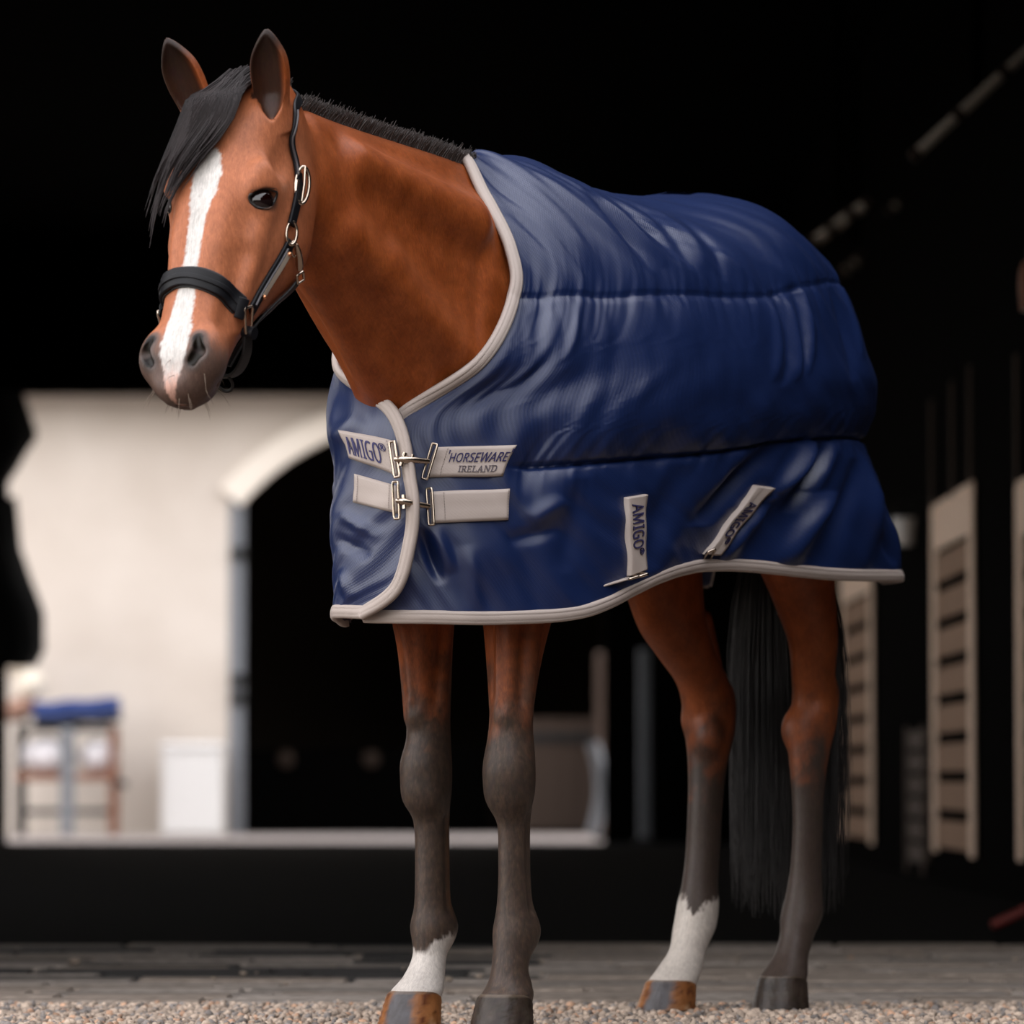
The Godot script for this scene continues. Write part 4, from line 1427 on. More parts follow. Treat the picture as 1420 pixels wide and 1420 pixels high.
func sewn(sh: Sheet, s: float, t: float, lift: float) -> Vector3:
	# webbing bridges the small hollows of the cloth
	var h := 0.0
	for k: Vector2 in [Vector2(0, 0), Vector2(.011, 0), Vector2(-.011, 0), Vector2(0, .016), Vector2(0, -.016), Vector2(.007, .01), Vector2(-.007, -.01), Vector2(.007, -.01), Vector2(-.007, .01)]:
		h += sh.relief(s + k.x, minf(t + k.y, .985)) / 9.0
	return sh.base(s, t) + sh.normal(s, t, .012) * (maxf(h, sh.relief(s, t) - .004) + lift)

func strip_mesh(sh: Sheet, q: Array, na: int, nb: int, lift: float) -> ArrayMesh:
	var m := MB.new()
	var pos := PackedVector3Array()
	var w := nb + 3
	for i in na + 1:
		for j in w:
			var jj := clampi(j - 1, 0, nb)
			var edge := (j == 0 or j == w - 1 or i == 0 or i == na)
			var quilt := .0008 * absf(sin(jj * PI * 2.0 / nb))
			pos.append(on_strip(sh, q, i / float(na), jj * 2.0 / nb - 1.0, -.006 if edge else lift + quilt))
	for i in na + 1:
		for j in w:
			var a := pos[mini(i + 1, na) * w + j] - pos[maxi(i - 1, 0) * w + j]
			var b := pos[i * w + mini(j + 1, w - 1)] - pos[i * w + maxi(j - 1, 0)]
			m.vert(pos[i * w + j], a.cross(b).normalized())
	for i in na:
		for j in w - 1:
			var k := i * w + j
			m.quad(k, k + 1, k + w + 1, k + w)
	return m.mesh()

func lettering(sh: Sheet, q: Array, words: String, a0: float, a1: float, b0: float, b1: float, serif: bool, lift: float, bold := 0.0) -> ArrayMesh:
	# the words as flat print that follows the strip, filling the box a0..a1, b0..b1
	var tm := TextMesh.new()
	tm.text = words
	var fnt := SystemFont.new()
	fnt.font_names = PackedStringArray(["Droid Serif" if serif else "Droid Sans"])
	fnt.font_weight = 400
	tm.font = fnt
	tm.font_size = 64
	tm.depth = 0.02
	tm.pixel_size = 0.01
	tm.curve_step = 1.0
	var arr := tm.get_mesh_arrays() if tm is PrimitiveMesh else []
	var v: PackedVector3Array = arr[Mesh.ARRAY_VERTEX]
	var ix: PackedInt32Array = arr[Mesh.ARRAY_INDEX]
	var lo := Vector3.ONE * 1e6
	var hi := -lo
	for p in v:
		lo = lo.min(p)
		hi = hi.max(p)
	var m := MB.new()
	for p in v:
		var a := lerpf(a0, a1, (p.x - lo.x) / (hi.x - lo.x))
		var b := lerpf(b0, b1, (p.y - lo.y) / (hi.y - lo.y))
		var c: Vector2 = (q[0] as Vector2).lerp(q[1], a) + (q[2] as Vector2) * b
		m.vert(sewn(sh, c.x, c.y, lift + (.0009 if p.z > 0.0 else -.001)), sh.normal(c.x, c.y))
	# keep the face turned outwards
	for i in range(0, ix.size(), 3):
		var a := ix[i]
		var b := ix[i + 1]
		var d := ix[i + 2]
		if (m.v[b] - m.v[a]).cross(m.v[d] - m.v[a]).dot(m.n[a]) > 0.0: m.tri(a, d, b)
		else: m.tri(a, b, d)
	return m.mesh()

func stitches(sh: Sheet, q: Array, a: float, lift: float, n := 11) -> ArrayMesh:
	var m := MB.new()
	for i in n:
		var b := lerpf(-.86, .86, i / float(n - 1))
		m.tube(PackedVector3Array([on_strip(sh, q, a, b - .05, lift), on_strip(sh, q, a, b, lift + .0008), on_strip(sh, q, a, b + .05, lift)]), .0006, 5)
	return m.mesh()

func frame_loop(b: Node3D, called: String, at: Vector3, x: Vector3, y: Vector3, hx: float, hy: float, r: float) -> void:
	ring(b, called, at, x, y, PackedVector2Array([Vector2(-hx, -hy), Vector2(hx, -hy), Vector2(hx, hy), Vector2(-hx, hy)]), r, MATS.steel, false)

func blanket_straps(b: Node3D) -> void:
	var L := .005
	# breast: two straps on each side; reading runs towards the picture's right
	var n1 := [Vector2(.131, .656), Vector2(.243, .654), Vector2(0, -.034)]
	var n2 := [Vector2(.135, .755), Vector2(.256, .750), Vector2(0, -.034)]
	var o1 := [Vector2(.106, .610), Vector2(.022, .629), Vector2(0, -.028)]
	var o2 := [Vector2(.098, .702), Vector2(.026, .707), Vector2(0, -.031)]
	var near1 := obj("chest_strap", strip_mesh(sheet_near, n1, 28, 8, L), MATS.tape, b)
	var near2 := obj("chest_strap", strip_mesh(sheet_near, n2, 28, 8, L), MATS.tape, b)
	var off1 := obj("chest_strap", strip_mesh(sheet_off, o1, 28, 8, L), MATS.tape, b)
	var off2 := obj("chest_strap", strip_mesh(sheet_off, o2, 28, 8, L), MATS.tape, b)
	var up := L + .0016
	obj("lettering", lettering(sheet_near, n1, "HORSEWARE", .255, .93, -.02, .58, false, up), MATS.print, near1)
	obj("lettering", lettering(sheet_near, n1, "'", .22, .235, .55, .78, false, up), MATS.print, near1)
	obj("lettering", lettering(sheet_near, n1, "'", .945, .96, .55, .78, false, up), MATS.print, near1)
	obj("lettering", lettering(sheet_near, n1, "IRELAND", .40, .86, -.70, -.28, true, up), MATS.print_grey, near1)
	obj("lettering", lettering(sheet_off, o1, "AMIGO", .10, .68, -.62, .62, false, up), MATS.print, off1)
	obj("lettering", lettering(sheet_off, o1, "®", .68, .80, .22, .66, false, up), MATS.print, off1)
	obj("stitching", stitches(sheet_near, n1, .19, up), MATS.thread, near1)
	obj("stitching", stitches(sheet_near, n2, .19, up), MATS.thread, near2)
	obj("stitching", stitches(sheet_near, n2, .95, up), MATS.thread, near2)
	obj("stitching", stitches(sheet_off, o1, .86, up), MATS.thread, off1)
	obj("stitching", stitches(sheet_off, o2, .80, up), MATS.thread, off2)
	obj("stitching", stitches(sheet_off, o2, .12, up), MATS.thread, off2)
	# surcingle ends on the flank, lettering reads downwards
	var fa := [Vector2(.4305, .748), Vector2(.4435, .938), Vector2(.0135, .0)]
	var fb := [Vector2(.617, .772), Vector2(.588, .955), Vector2(.0125, .004)]
	var sa := obj("surcingle", strip_mesh(sheet_near, fa, 60, 8, .008), MATS.tape, b)
	var sb := obj("surcingle", strip_mesh(sheet_near, fb, 70, 8, .010), MATS.tape, b)
	obj("lettering", lettering(sheet_near, fa, "AMIGO", .10, .66, -.62, .55, false, .0098), MATS.print, sa)
	obj("lettering", lettering(sheet_near, fa, "®", .67, .76, .1, .6, false, .0098), MATS.print, sa)
	obj("lettering", lettering(sheet_near, fb, "AMIGO", .22, .74, -.62, .55, false, .0125), MATS.print, sb)
	obj("lettering", lettering(sheet_near, fb, "®", .75, .84, .1, .6, false, .0125), MATS.print, sb)
	# clips at the breast: a frame at each strap end and a hook between them
	for k in 2:
		var nq: Array = [n1, n2][k]
		var oq: Array = [o1, o2][k]
		var a := on_strip(sheet_near, nq, .0, 0.0, .018)
		var c := on_strip(sheet_off, oq, 1.0, 0.0, .012)
		var ay := (on_strip(sheet_near, nq, .0, 1.0, .016) - on_strip(sheet_near, nq, .0, -1.0, .016)).normalized()
		var cy := (on_strip(sheet_off, oq, 1.0, 1.0, .012) - on_strip(sheet_off, oq, 1.0, -1.0, .012)).normalized()
		var out := Vector3(.2, 0, 1).normalized()
		var ax := ay.cross(out).normalized()
		frame_loop(b, "clip_frame", a, ax, ay, .0055, .034, .0026)
		frame_loop(b, "clip_frame", c, cy.cross(out).normalized(), cy, .0055, .034, .0026)
		var m := MB.new()
		var d := a - c
		m.tube(PackedVector3Array([c + d * .05 + out * .006, c + d * .3 + out * .022, c + d * .7 + out * .020, c + d * .97 + out * .004]), .0062, 10, false, PackedFloat32Array([.7, 1.2, 1.0, .8]))
		obj("clip_hook", m.mesh(), MATS.steel, b)
		m = MB.new()
		m.tube(PackedVector3Array([c + d * .34 - ay * .013 + out * .022, c + d * .34 + ay * .013 + out * .022]), .0045, 10)
		obj("clip_bar", m.mesh(), MATS.steel, b)
		m = MB.new()
		m.tube(PackedVector3Array([c + d * .58 - ay * .010 + out * .022, c + d * .58 + ay * .010 + out * .022]), .0035, 10)
		obj("clip_bar", m.mesh(), MATS.steel, b)
	# belly buckles: a frame under each surcingle end, webbing going on below the hem
	for q: Array in [[fa, Vector3(.255, .835, -.02)], [fb, Vector3(.22, .86, -.36)]]:
		var a := on_strip(sheet_near, q[0], 1.0, 0.0, .006)
		var x := (on_strip(sheet_near, q[0], 1.0, 1.0, .006) - on_strip(sheet_near, q[0], 1.0, -1.0, .006)).normalized()
		var below: Vector3 = q[1]
		var y := (below - a).normalized()
		x = (x - y * x.dot(y)).normalized()
		frame_loop(b, "belly_buckle", a + y * .008, x, y, .026, .010, .003)
		if q[0] == fb: continue
		frame_loop(b, "belly_buckle", a + y * .030, x, y, .024, .012, .0026)
		var m := MB.new()
		m.sweep(PackedVector3Array([a + y * .035, a.lerp(below, .6), below, Vector3(.05, below.y - .02, below.z + .1)]), rect_prof(.042, .004, .0015), PackedVector3Array([x.cross(y)]))
		obj("belly_strap", m.mesh(), MATS.tape, b)

# ---------------------------------------------------------------- the halter
func strap_path(pts: PackedVector3Array, lift: float, stick := true, per := 6) -> Array:
	var p := catmull(pts, per)
	var ups := PackedVector3Array()
	for i in p.size():
		if stick: p[i] = on_skin(p[i], lift)
		else: p[i] = push_out(p[i], lift)
	# smooth the small bumps of the skin away, then keep clear of it
	for pass_ in 2:
		var q := p.duplicate()
		for i in range(1, p.size() - 1): q[i] = (p[i - 1] + p[i] * 2.0 + p[i + 1]) * .25
		p = q
	for i in p.size():
		p[i] = push_out(p[i], lift)
		var list := skin.near(p[i] - Vector3.ONE * .06, p[i] + Vector3.ONE * .06)
		var g := skin.grad(p[i], list) if list.size() else Vector3.RIGHT * signf(p[i].x)
		ups.append(g)
	return [p, ups]

func strap(parent: Node3D, called: String, pts: PackedVector3Array, w: float, th: float, m: Material, lift := 0.004, stick := true) -> MeshInstance3D:
	var q := strap_path(pts, lift, stick)
	var mb := MB.new()
	mb.sweep(q[0], rect_prof(w, th, th * .35), q[1])
	return obj(called, mb.mesh(), m, parent)

func ring(parent: Node3D, called: String, at: Vector3, x: Vector3, y: Vector3, corners: PackedVector2Array, r: float, m: Material, round_ := true) -> void:
	var mb := MB.new()
	var path := PackedVector3Array()
	var n := corners.size()
	for i in n:
		var a := corners[i]
		if not round_:
			var b := corners[(i + 1) % n]
			for k in 6:
				var f := lerpf(.08, .92, k / 5.0)
				var c := a.lerp(b, f)
				path.append(at + x * c.x + y * c.y)
		else: path.append(at + x * a.x + y * a.y)
	mb.tube(path, r, 8, true)
	obj(called, mb.mesh(), m, parent)

func oval(rx: float, ry: float, n := 24) -> PackedVector2Array:
	var o := PackedVector2Array()
	for i in n: o.append(Vector2(cos(TAU * i / n) * rx, sin(TAU * i / n) * ry))
	return o

func build_halter() -> void:
	var h := thing("halter", "black leather halter with steel rings and buckle on the bay horse's head", "halter", HORSE)
	for s: float in [1.0, -1.0]:
		var f := func(l: Array) -> PackedVector3Array:
			var o := PackedVector3Array()
			for p: Vector3 in l: o.append(Vector3(p.x * s, p.y, p.z))
			return o
		strap(h, "crown_strap", f.call([Vector3(.0, 1.72, .665), Vector3(.055, 1.70, .70), Vector3(.092, 1.664, .775), Vector3(.096, 1.62, .795), Vector3(.092, 1.575, .779), Vector3(.095, 1.54, .778)]), .019, .005, MATS.leather, .004)
		strap(h, "crown_edge", f.call([Vector3(.09, 1.66, .782), Vector3(.097, 1.62, .802), Vector3(.094, 1.575, .786), Vector3(.096, 1.545, .785)]), .004, .004, MATS.leather_edge, .008)
		strap(h, "cheek_strap", f.call([Vector3(.096, 1.55, .778), Vector3(.098, 1.51, .785), Vector3(.098, 1.455, .808)]), .021, .007, MATS.leather, .005)
		strap(h, "cheekpiece", f.call([Vector3(.096, 1.424, .808), Vector3(.090, 1.385, .836), Vector3(.081, 1.352, .860), Vector3(.073, 1.312, .890), Vector3(.071, 1.296, .904)]), .024, .007, MATS.leather, .005)
		strap(h, "cheekpiece_edge", f.call([Vector3(.095, 1.412, .822), Vector3(.089, 1.378, .846), Vector3(.08, 1.345, .870), Vector3(.073, 1.308, .898)]), .004, .004, MATS.leather_edge, .010)
		var up := Vector3(0, .92, -.18).normalized()
		var c := on_skin(Vector3(.098 * s, 1.527, .778), .010)
		var out := skin.grad(c, skin.near(c - Vector3.ONE * .05, c + Vector3.ONE * .05))
		out = (out + Vector3(.47 * s, 0, .88) * .9).normalized()
		var side := up.cross(out).normalized()
		ring(h, "buckle", c, side, up, oval(.0145, .034), .0034, MATS.steel)
		var mb := MB.new()
		mb.tube(PackedVector3Array([c - up * .03 + out * .004, c + up * .0 + out * .007, c + up * .034 + out * .004]), .0026, 8)
		obj("buckle_tongue", mb.mesh(), MATS.steel, h)
		mb = MB.new()
		mb.box(c - up * .004 - side * .012 + out * .002, Vector3(.008, .024, .006), .002, Basis(side, up, out))
		obj("buckle_roller", mb.mesh(), MATS.steel, h)
		c = on_skin(Vector3(.098 * s, 1.440, .810), .007)
		out = skin.grad(c, skin.near(c - Vector3.ONE * .05, c + Vector3.ONE * .05))
		out = (out + Vector3(.47 * s, 0, .88) * .6).normalized()
		side = up.cross(out).normalized()
		ring(h, "cheek_ring", c, side, up, oval(.0115, .021), .003, MATS.steel)
		# throat snap
		var a := on_skin(Vector3(.096 * s, 1.422, .797), .010)
		var b := on_skin(Vector3(.078 * s, 1.368, .752), .010)
		mb = MB.new()
		var sc := PackedFloat32Array([.7, 1.0, 1.15, 1.25, 1.3, .9])
		var pp := PackedVector3Array()
		for k in 6: pp.append(a.lerp(b, k / 7.0) + out * .004 * sin(k * .6))
		mb.tube(pp, .0056, 10, false, sc)
		obj("snap_body", mb.mesh(), MATS.steel, h)
		var dn := (b - a).normalized()
		var sd := dn.cross(out).normalized()
		ring(h, "snap_hook", a + dn * .006 + sd * .006, sd, dn, oval(.0075, .016), .0022, MATS.steel)
		ring(h, "snap_swivel", b - dn * .004, sd, dn, PackedVector2Array([Vector2(-.008, -.009), Vector2(.008, -.009), Vector2(.008, .009), Vector2(-.008, .009)]), .0024, MATS.steel, false)
		strap(h, "throat_strap", f.call([Vector3(.074, 1.362, .748), Vector3(.062, 1.338, .772), Vector3(.048, 1.305, .80), Vector3(.028, 1.255, .842), Vector3(.008, 1.205, .868)]), .02, .005, MATS.leather_pad, .006, false)
	# engraved plate on the near cheekpiece
	var q := strap_path(PackedVector3Array([Vector3(.093, 1.404, .820), Vector3(.084, 1.363, .849), Vector3(.076, 1.325, .876)]), .0105)
	var side_shift := PackedVector3Array()
	for i in q[0].size():
		var t: Vector3 = (q[0][mini(i + 1, q[0].size() - 1)] - q[0][maxi(i - 1, 0)]).normalized()
		side_shift.append(q[0][i] + q[1][i].cross(t) * .0005)
	var m := MB.new()
	m.sweep(side_shift, rect_prof(.013, .003, .001), q[1])
	obj("name_plate", m.mesh(), MATS.plate, h)
	for e: int in [0, side_shift.size() - 1]:
		m = MB.new()
		m.ellipsoid(side_shift[e] + q[1][e] * .002, Vector3.ONE * .0042)
		obj("rivet", m.mesh(), MATS.copper, h)
	# noseband with a raised padded ridge
	var nose := PackedVector3Array([Vector3(-.072, 1.295, .915), Vector3(-.068, 1.325, .94), Vector3(-.043, 1.349, .968), Vector3(-.007, 1.354, .976), Vector3(.031, 1.344, .968), Vector3(.054, 1.323, .946), Vector3(.067, 1.304, .928)])
	strap(h, "noseband", nose, .035, .008, MATS.leather, .006)
	strap(h, "noseband_padding", nose, .040, .004, MATS.leather_pad, .002)
	strap(h, "noseband_ridge", nose, .009, .004, MATS.leather, .010)
	for s: float in [1.0, -1.0]:
		strap(h, "keeper", PackedVector3Array([Vector3(.063 * s, 1.300, .936), Vector3(.069 * s, 1.297, .924)]), .038, .006, MATS.leather, .010)
		var c := on_skin(Vector3(.072 * s, 1.283, .914), .009)
		var out := skin.grad(c, skin.near(c - Vector3.ONE * .05, c + Vector3.ONE * .05))
		var dn := Vector3(0, -.96, -.28)
		dn = (dn - out * dn.dot(out)).normalized()
		var sd := dn.cross(out).normalized()
		ring(h, "square_ring", c, sd, dn, PackedVector2Array([Vector2(-.013, -.020), Vector2(.013, -.022), Vector2(.010, .024), Vector2(-.008, .024)]), .0029, MATS.steel, false)
		m = MB.new()
		var e := c + dn * .026
		m.tube(PackedVector3Array([e - out * .012 - sd * .004, e + out * .010 - sd * .004]), .0115, 14)
		obj("strap_roll", m.mesh(), MATS.leather, h)
	# slack chin strap
	var chin := catmull(PackedVector3Array([Vector3(.068, 1.255, .90), Vector3(.058, 1.222, .888), Vector3(.03, 1.193, .872), Vector3(0, 1.186, .868), Vector3(-.03, 1.193, .872), Vector3(-.058, 1.222, .888), Vector3(-.068, 1.255, .90)]), 6)
	m = MB.new()
	var ups := PackedVector3Array()
	for p in chin: ups.append(Vector3(p.x, p.y - 1.27, 0).normalized())
	m.sweep(chin, rect_prof(.024, .005, .002), ups)
	obj("chin_strap", m.mesh(), MATS.leather_pad, h)
	ring(h, "chin_ring", Vector3(0, 1.176, .866), Vector3.RIGHT, Vector3(0, .8, .6).normalized(), oval(.016, .018), .0026, MATS.dark_iron)

# ---------------------------------------------------------------- things in the barn and the courtyard
func stall_front(z0: float, z1: float, y0: float, y1: float, label: String, bars: bool, tone: Material) -> void:
	# boards between two stiles, standing in front of the right wall; z0 is the nearer end
	var x := 1.985
	var t := thing("plank_stall", label, "stall wall", Transform3D(Basis(), Vector3(x, 0, (z0 + z1) * .5)), "plank stall walls along the right wall")
	var l := absf(z0 - z1)
	obj("backing", span(.0, .012, y0, y1, -l * .5, l * .5), MATS.barn_black, t)
	for s: float in [-1.0, 1.0]:
		obj("stile", boxmesh(Vector3(-.007, (y0 + y1) * .5, s * (l * .5 - .10)), Vector3(.014, y1 - y0, .20), .003), MATS.stile, t)
	var top := .22
	obj("cap_board", boxmesh(Vector3(-.006, y1 - top * .5, 0), Vector3(.012, top, l - .40), .003), MATS.stile, t)
	var n := 8
	var h := (y1 - top - y0) / n
	for i in n:
		obj("board", boxmesh(Vector3(-.005, y0 + h * (i + .5), 0), Vector3(.010, h - .05, l - .40), .003), tone, t)
	if bars:
		for i in 3:
			var m := MB.new()
			var zz := [-l * .47, l * .05, l * .47][i] as float
			m.tube(PackedVector3Array([Vector3(-.012, y1 - .02, zz), Vector3(-.012, y1 + .5, zz)]), .010)
			obj("bar", m.mesh(), MATS.dim_wood, t)

func lump(m: MB, at: Vector3, r: Vector3, rough: float, seed_: int, basis := Basis()) -> void:
	# a soft bundle: an ellipsoid with folds
	var f := FastNoiseLite.new()
	f.seed = seed_
	f.frequency = 1.0
	var base := m.v.size()
	m.ellipsoid(at, r, basis, 16, 24)
	for i in range(base, m.v.size()):
		var d := m.v[i] - at
		m.v[i] = at + d * (1.0 + rough * f.get_noise_3d(d.x / r.x * 1.6, d.y / r.y * 1.6, d.z / r.z * 1.6))

func build_background() -> void:
	stall_front(-8.4, -10.6, .16, 1.64, "plank stall wall at the right edge of the picture, nearest of the row", true, MATS.board)
	stall_front(-12.55, -14.75, .14, 1.76, "plank stall wall with a light cap board right of the blanket's tail corner", true, MATS.board)
	stall_front(-18.9, -21.6, .12, 1.74, "plank stall wall seen just behind the near hind leg and tail", false, MATS.board)
	var low := thing("stall_gate", "low dim boarded gate between the two plank stall walls", "gate", Transform3D(Basis(), Vector3(1.985, 0, -15.6)))
	for i in 6:
		obj("board", boxmesh(Vector3(-.012, .12 + .11 * i, 0), Vector3(.024, .085, 1.2), .004), MATS.dim_wood, low)  # boards coloured darker for the shadow over this stretch
	for s: float in [-1.0, 1.0]:
		obj("stile", boxmesh(Vector3(-.03, .38, s * .5), Vector3(.012, .72, .08), .003), MATS.dim_wood, low)
	# white feed scoop hung on the post
	var p := Vector3(1.903, 1.582, -14.90)
	var t := thing("hanging_bucket", "small white bucket hanging beside the stall bars", "bucket", Transform3D(Basis(), Vector3(1.86, p.y, -14.95)))
	var m := MB.new()
	m.lathe(Vector3.ZERO, PackedVector2Array([Vector2(0, 0), Vector2(.038, 0), Vector2(.044, .008), Vector2(.055, .125), Vector2(.058, .13), Vector2(.055, .135), Vector2(.05, .13), Vector2(.04, .012), Vector2(0, .01)]), 24)
	obj("shell", m.mesh(), MATS.white_paint, t)
	m = MB.new()
	var arc := PackedVector3Array()
	for i in 13: arc.append(Vector3(cos(PI * i / 12.0) * .054, .128 + sin(PI * i / 12.0) * .07, 0))
	m.tube(arc, .004, 6)
	obj("handle", m.mesh(), MATS.dark_iron, t)
	m = MB.new()
	m.tube(PackedVector3Array([Vector3(0, .2, 0), Vector3(.05, .215, 0), Vector3(.14, .215, 0)]), .006, 6)
	obj("hook", m.mesh(), MATS.dark_iron, t)
	# slanting roof battens, upper right
	var bat := [[Vector3(1.945, 3.233, -10.00), Vector3(1.529, 2.850, -10.00), 0.034, "long slanting pale pipe under the roof at the upper right edge"],
		[Vector3(1.631, 3.113, -14.00), Vector3(1.368, 2.923, -14.00), 0.048, "short pale slanting pipe just above the blanket's croup"],
		[Vector3(2.101, 3.528, -17.00), Vector3(1.945, 3.402, -17.00), 0.035, "dim slanting pipe between the two pale ones"],
		[Vector3(2.038, 3.480, -20.00), Vector3(1.882, 3.365, -20.00), 0.05, "dim slanting pipe nearest the croup, lowest of the four"]]
	for q: Array in bat:
		var a: Vector3 = q[0]
		var b: Vector3 = q[1]
		var wide: float = q[2]
		a += (a - b).normalized() * (.12 if wide == .034 else 0.0)
		var o := thing("roof_pipe", q[3], "pipe", Transform3D(Basis(), b), "slanting pipes under the barn roof")
		var l := (a - b).length()
		var ax := (a - b) / l
		var bs := Basis(ax, Vector3.BACK.cross(ax), Vector3.BACK)
		m = MB.new()
		m.tube(PackedVector3Array([Vector3.ZERO, ax * l * .33, ax * l * .66, ax * l]), wide * .55, 14)
		obj("pipe", m.mesh(), MATS.pale_pipe, o)
		for f: float in [.02, .35, .7, .98]:
			m = MB.new()
			m.tube(PackedVector3Array([ax * (l * f - .02), ax * (l * f + .02)]), wide * .66, 14)
			obj("collar", m.mesh(), MATS.dim_wood, o)
		m = MB.new()
		m.box(ax * l * .5 + Vector3(0, (4.6 - a.y) * .5 + .1, -.07), Vector3(.05, 4.5 - (a + b).y * .5, .05), .004)
		obj("hanger", m.mesh(), MATS.barn_black, o)
	# made-up shape in place of an orange-brown horse muzzle at the edge
	p = Vector3(1.674, 1.994, -7.00)
	t = thing("added_muzzle", "rounded stand-in for an orange-brown horse muzzle, cut by the right edge", "muzzle_stand_in", Transform3D(Basis(), p))
	m = MB.new()
	m.lathe(Vector3.ZERO, PackedVector2Array([Vector2(.028, 0), Vector2(.03, .04), Vector2(.034, .08), Vector2(.03, .13), Vector2(.018, .16), Vector2(0, .165)]), 20)
	obj("muzzle_top", m.mesh(), MATS.brown_wood, t)
	m = MB.new()
	m.lathe(Vector3.ZERO, PackedVector2Array([Vector2(0, -.004), Vector2(.026, 0), Vector2(.029, .035), Vector2(.031, .05)]), 20)
	obj("cup", m.mesh(), MATS.cream_cloth, t)
	m = MB.new()
	m.tube(PackedVector3Array([Vector3(0, .15, 0), Vector3(0, .2, 0), Vector3(.06, .23, 0), Vector3(2.0 - p.x, .23, 0)]), .01, 8)
	obj("arm", m.mesh(), MATS.dark_iron, t)
	# red handle leaning by the right wall
	t = thing("broom", "red-painted broom handle leaning low at the right edge", "broom", Transform3D(Basis(), Vector3(1.564, 0.002, -7.20)))
	m = MB.new()
	m.tube(PackedVector3Array([Vector3(0, 0.0, 0), Vector3(.12, .055, -.01), Vector3(.27, .14, -.03)]), .017, 10)
	obj("handle", m.mesh(), MATS.red_paint, t)
	m = MB.new()
	m.box(Vector3(.30, .10, -.03), Vector3(.08, .20, .3), .02)
	obj("brush", m.mesh(), MATS.dark_iron, t)
	courtyard_rack()
	coach_house_things()
	# dark coats hung at the left of the far doorway
	for q: Array in [[[Vector2(-3.652, 3.380), Vector2(-3.566, 3.058), Vector2(-3.576, 2.993), Vector2(-3.694, 2.789), Vector2(-3.770, 2.671)], "dark coat hanging high at the left edge of the far doorway"], [[Vector2(-3.694, 2.574), Vector2(-3.673, 2.198), Vector2(-3.609, 1.984), Vector2(-3.501, 1.715), Vector2(-3.480, 1.447), Vector2(-3.555, 1.312), Vector2(-3.705, 1.447)], "long dark coat hanging low at the left edge of the far doorway"]]:
		var z := -29.2
		var pts: Array = q[0]
		var top: Vector2 = pts[0]
		t = thing("hanging_coat", q[1], "coat", Transform3D(Basis(), Vector3(-4.1, top.y, z)), "dark coats on the far door post")
		m = MB.new()
		var left := -4.35
		# stacked elliptical rings, each as wide as the cloth is there
		var rings := 24
		var seg := 20
		var base := 0
		for i in rings + 1:
			var f := i / float(rings) * (pts.size() - 1)
			var k := mini(int(f), pts.size() - 2)
			var e: Vector2 = pts[k].lerp(pts[k + 1], f - k)
			var w := e
			var r := (w.x - left) * .5
			for j in seg + 1:
				var a := TAU * j / seg
				var fold := 1.0 + .06 * sin(a * 7.0 + i * .2)
				m.vert(Vector3(left + r + cos(a) * r * fold + 4.1, w.y - top.y, sin(a) * .16 * fold), Vector3(cos(a), 0, sin(a)))
		for i in rings:
			for j in seg:
				var a := base + i * (seg + 1) + j
				m.quad(a, a + seg + 1, a + seg + 2, a + 1)
		obj("cloth", m.mesh(), MATS.black_cloth, t)

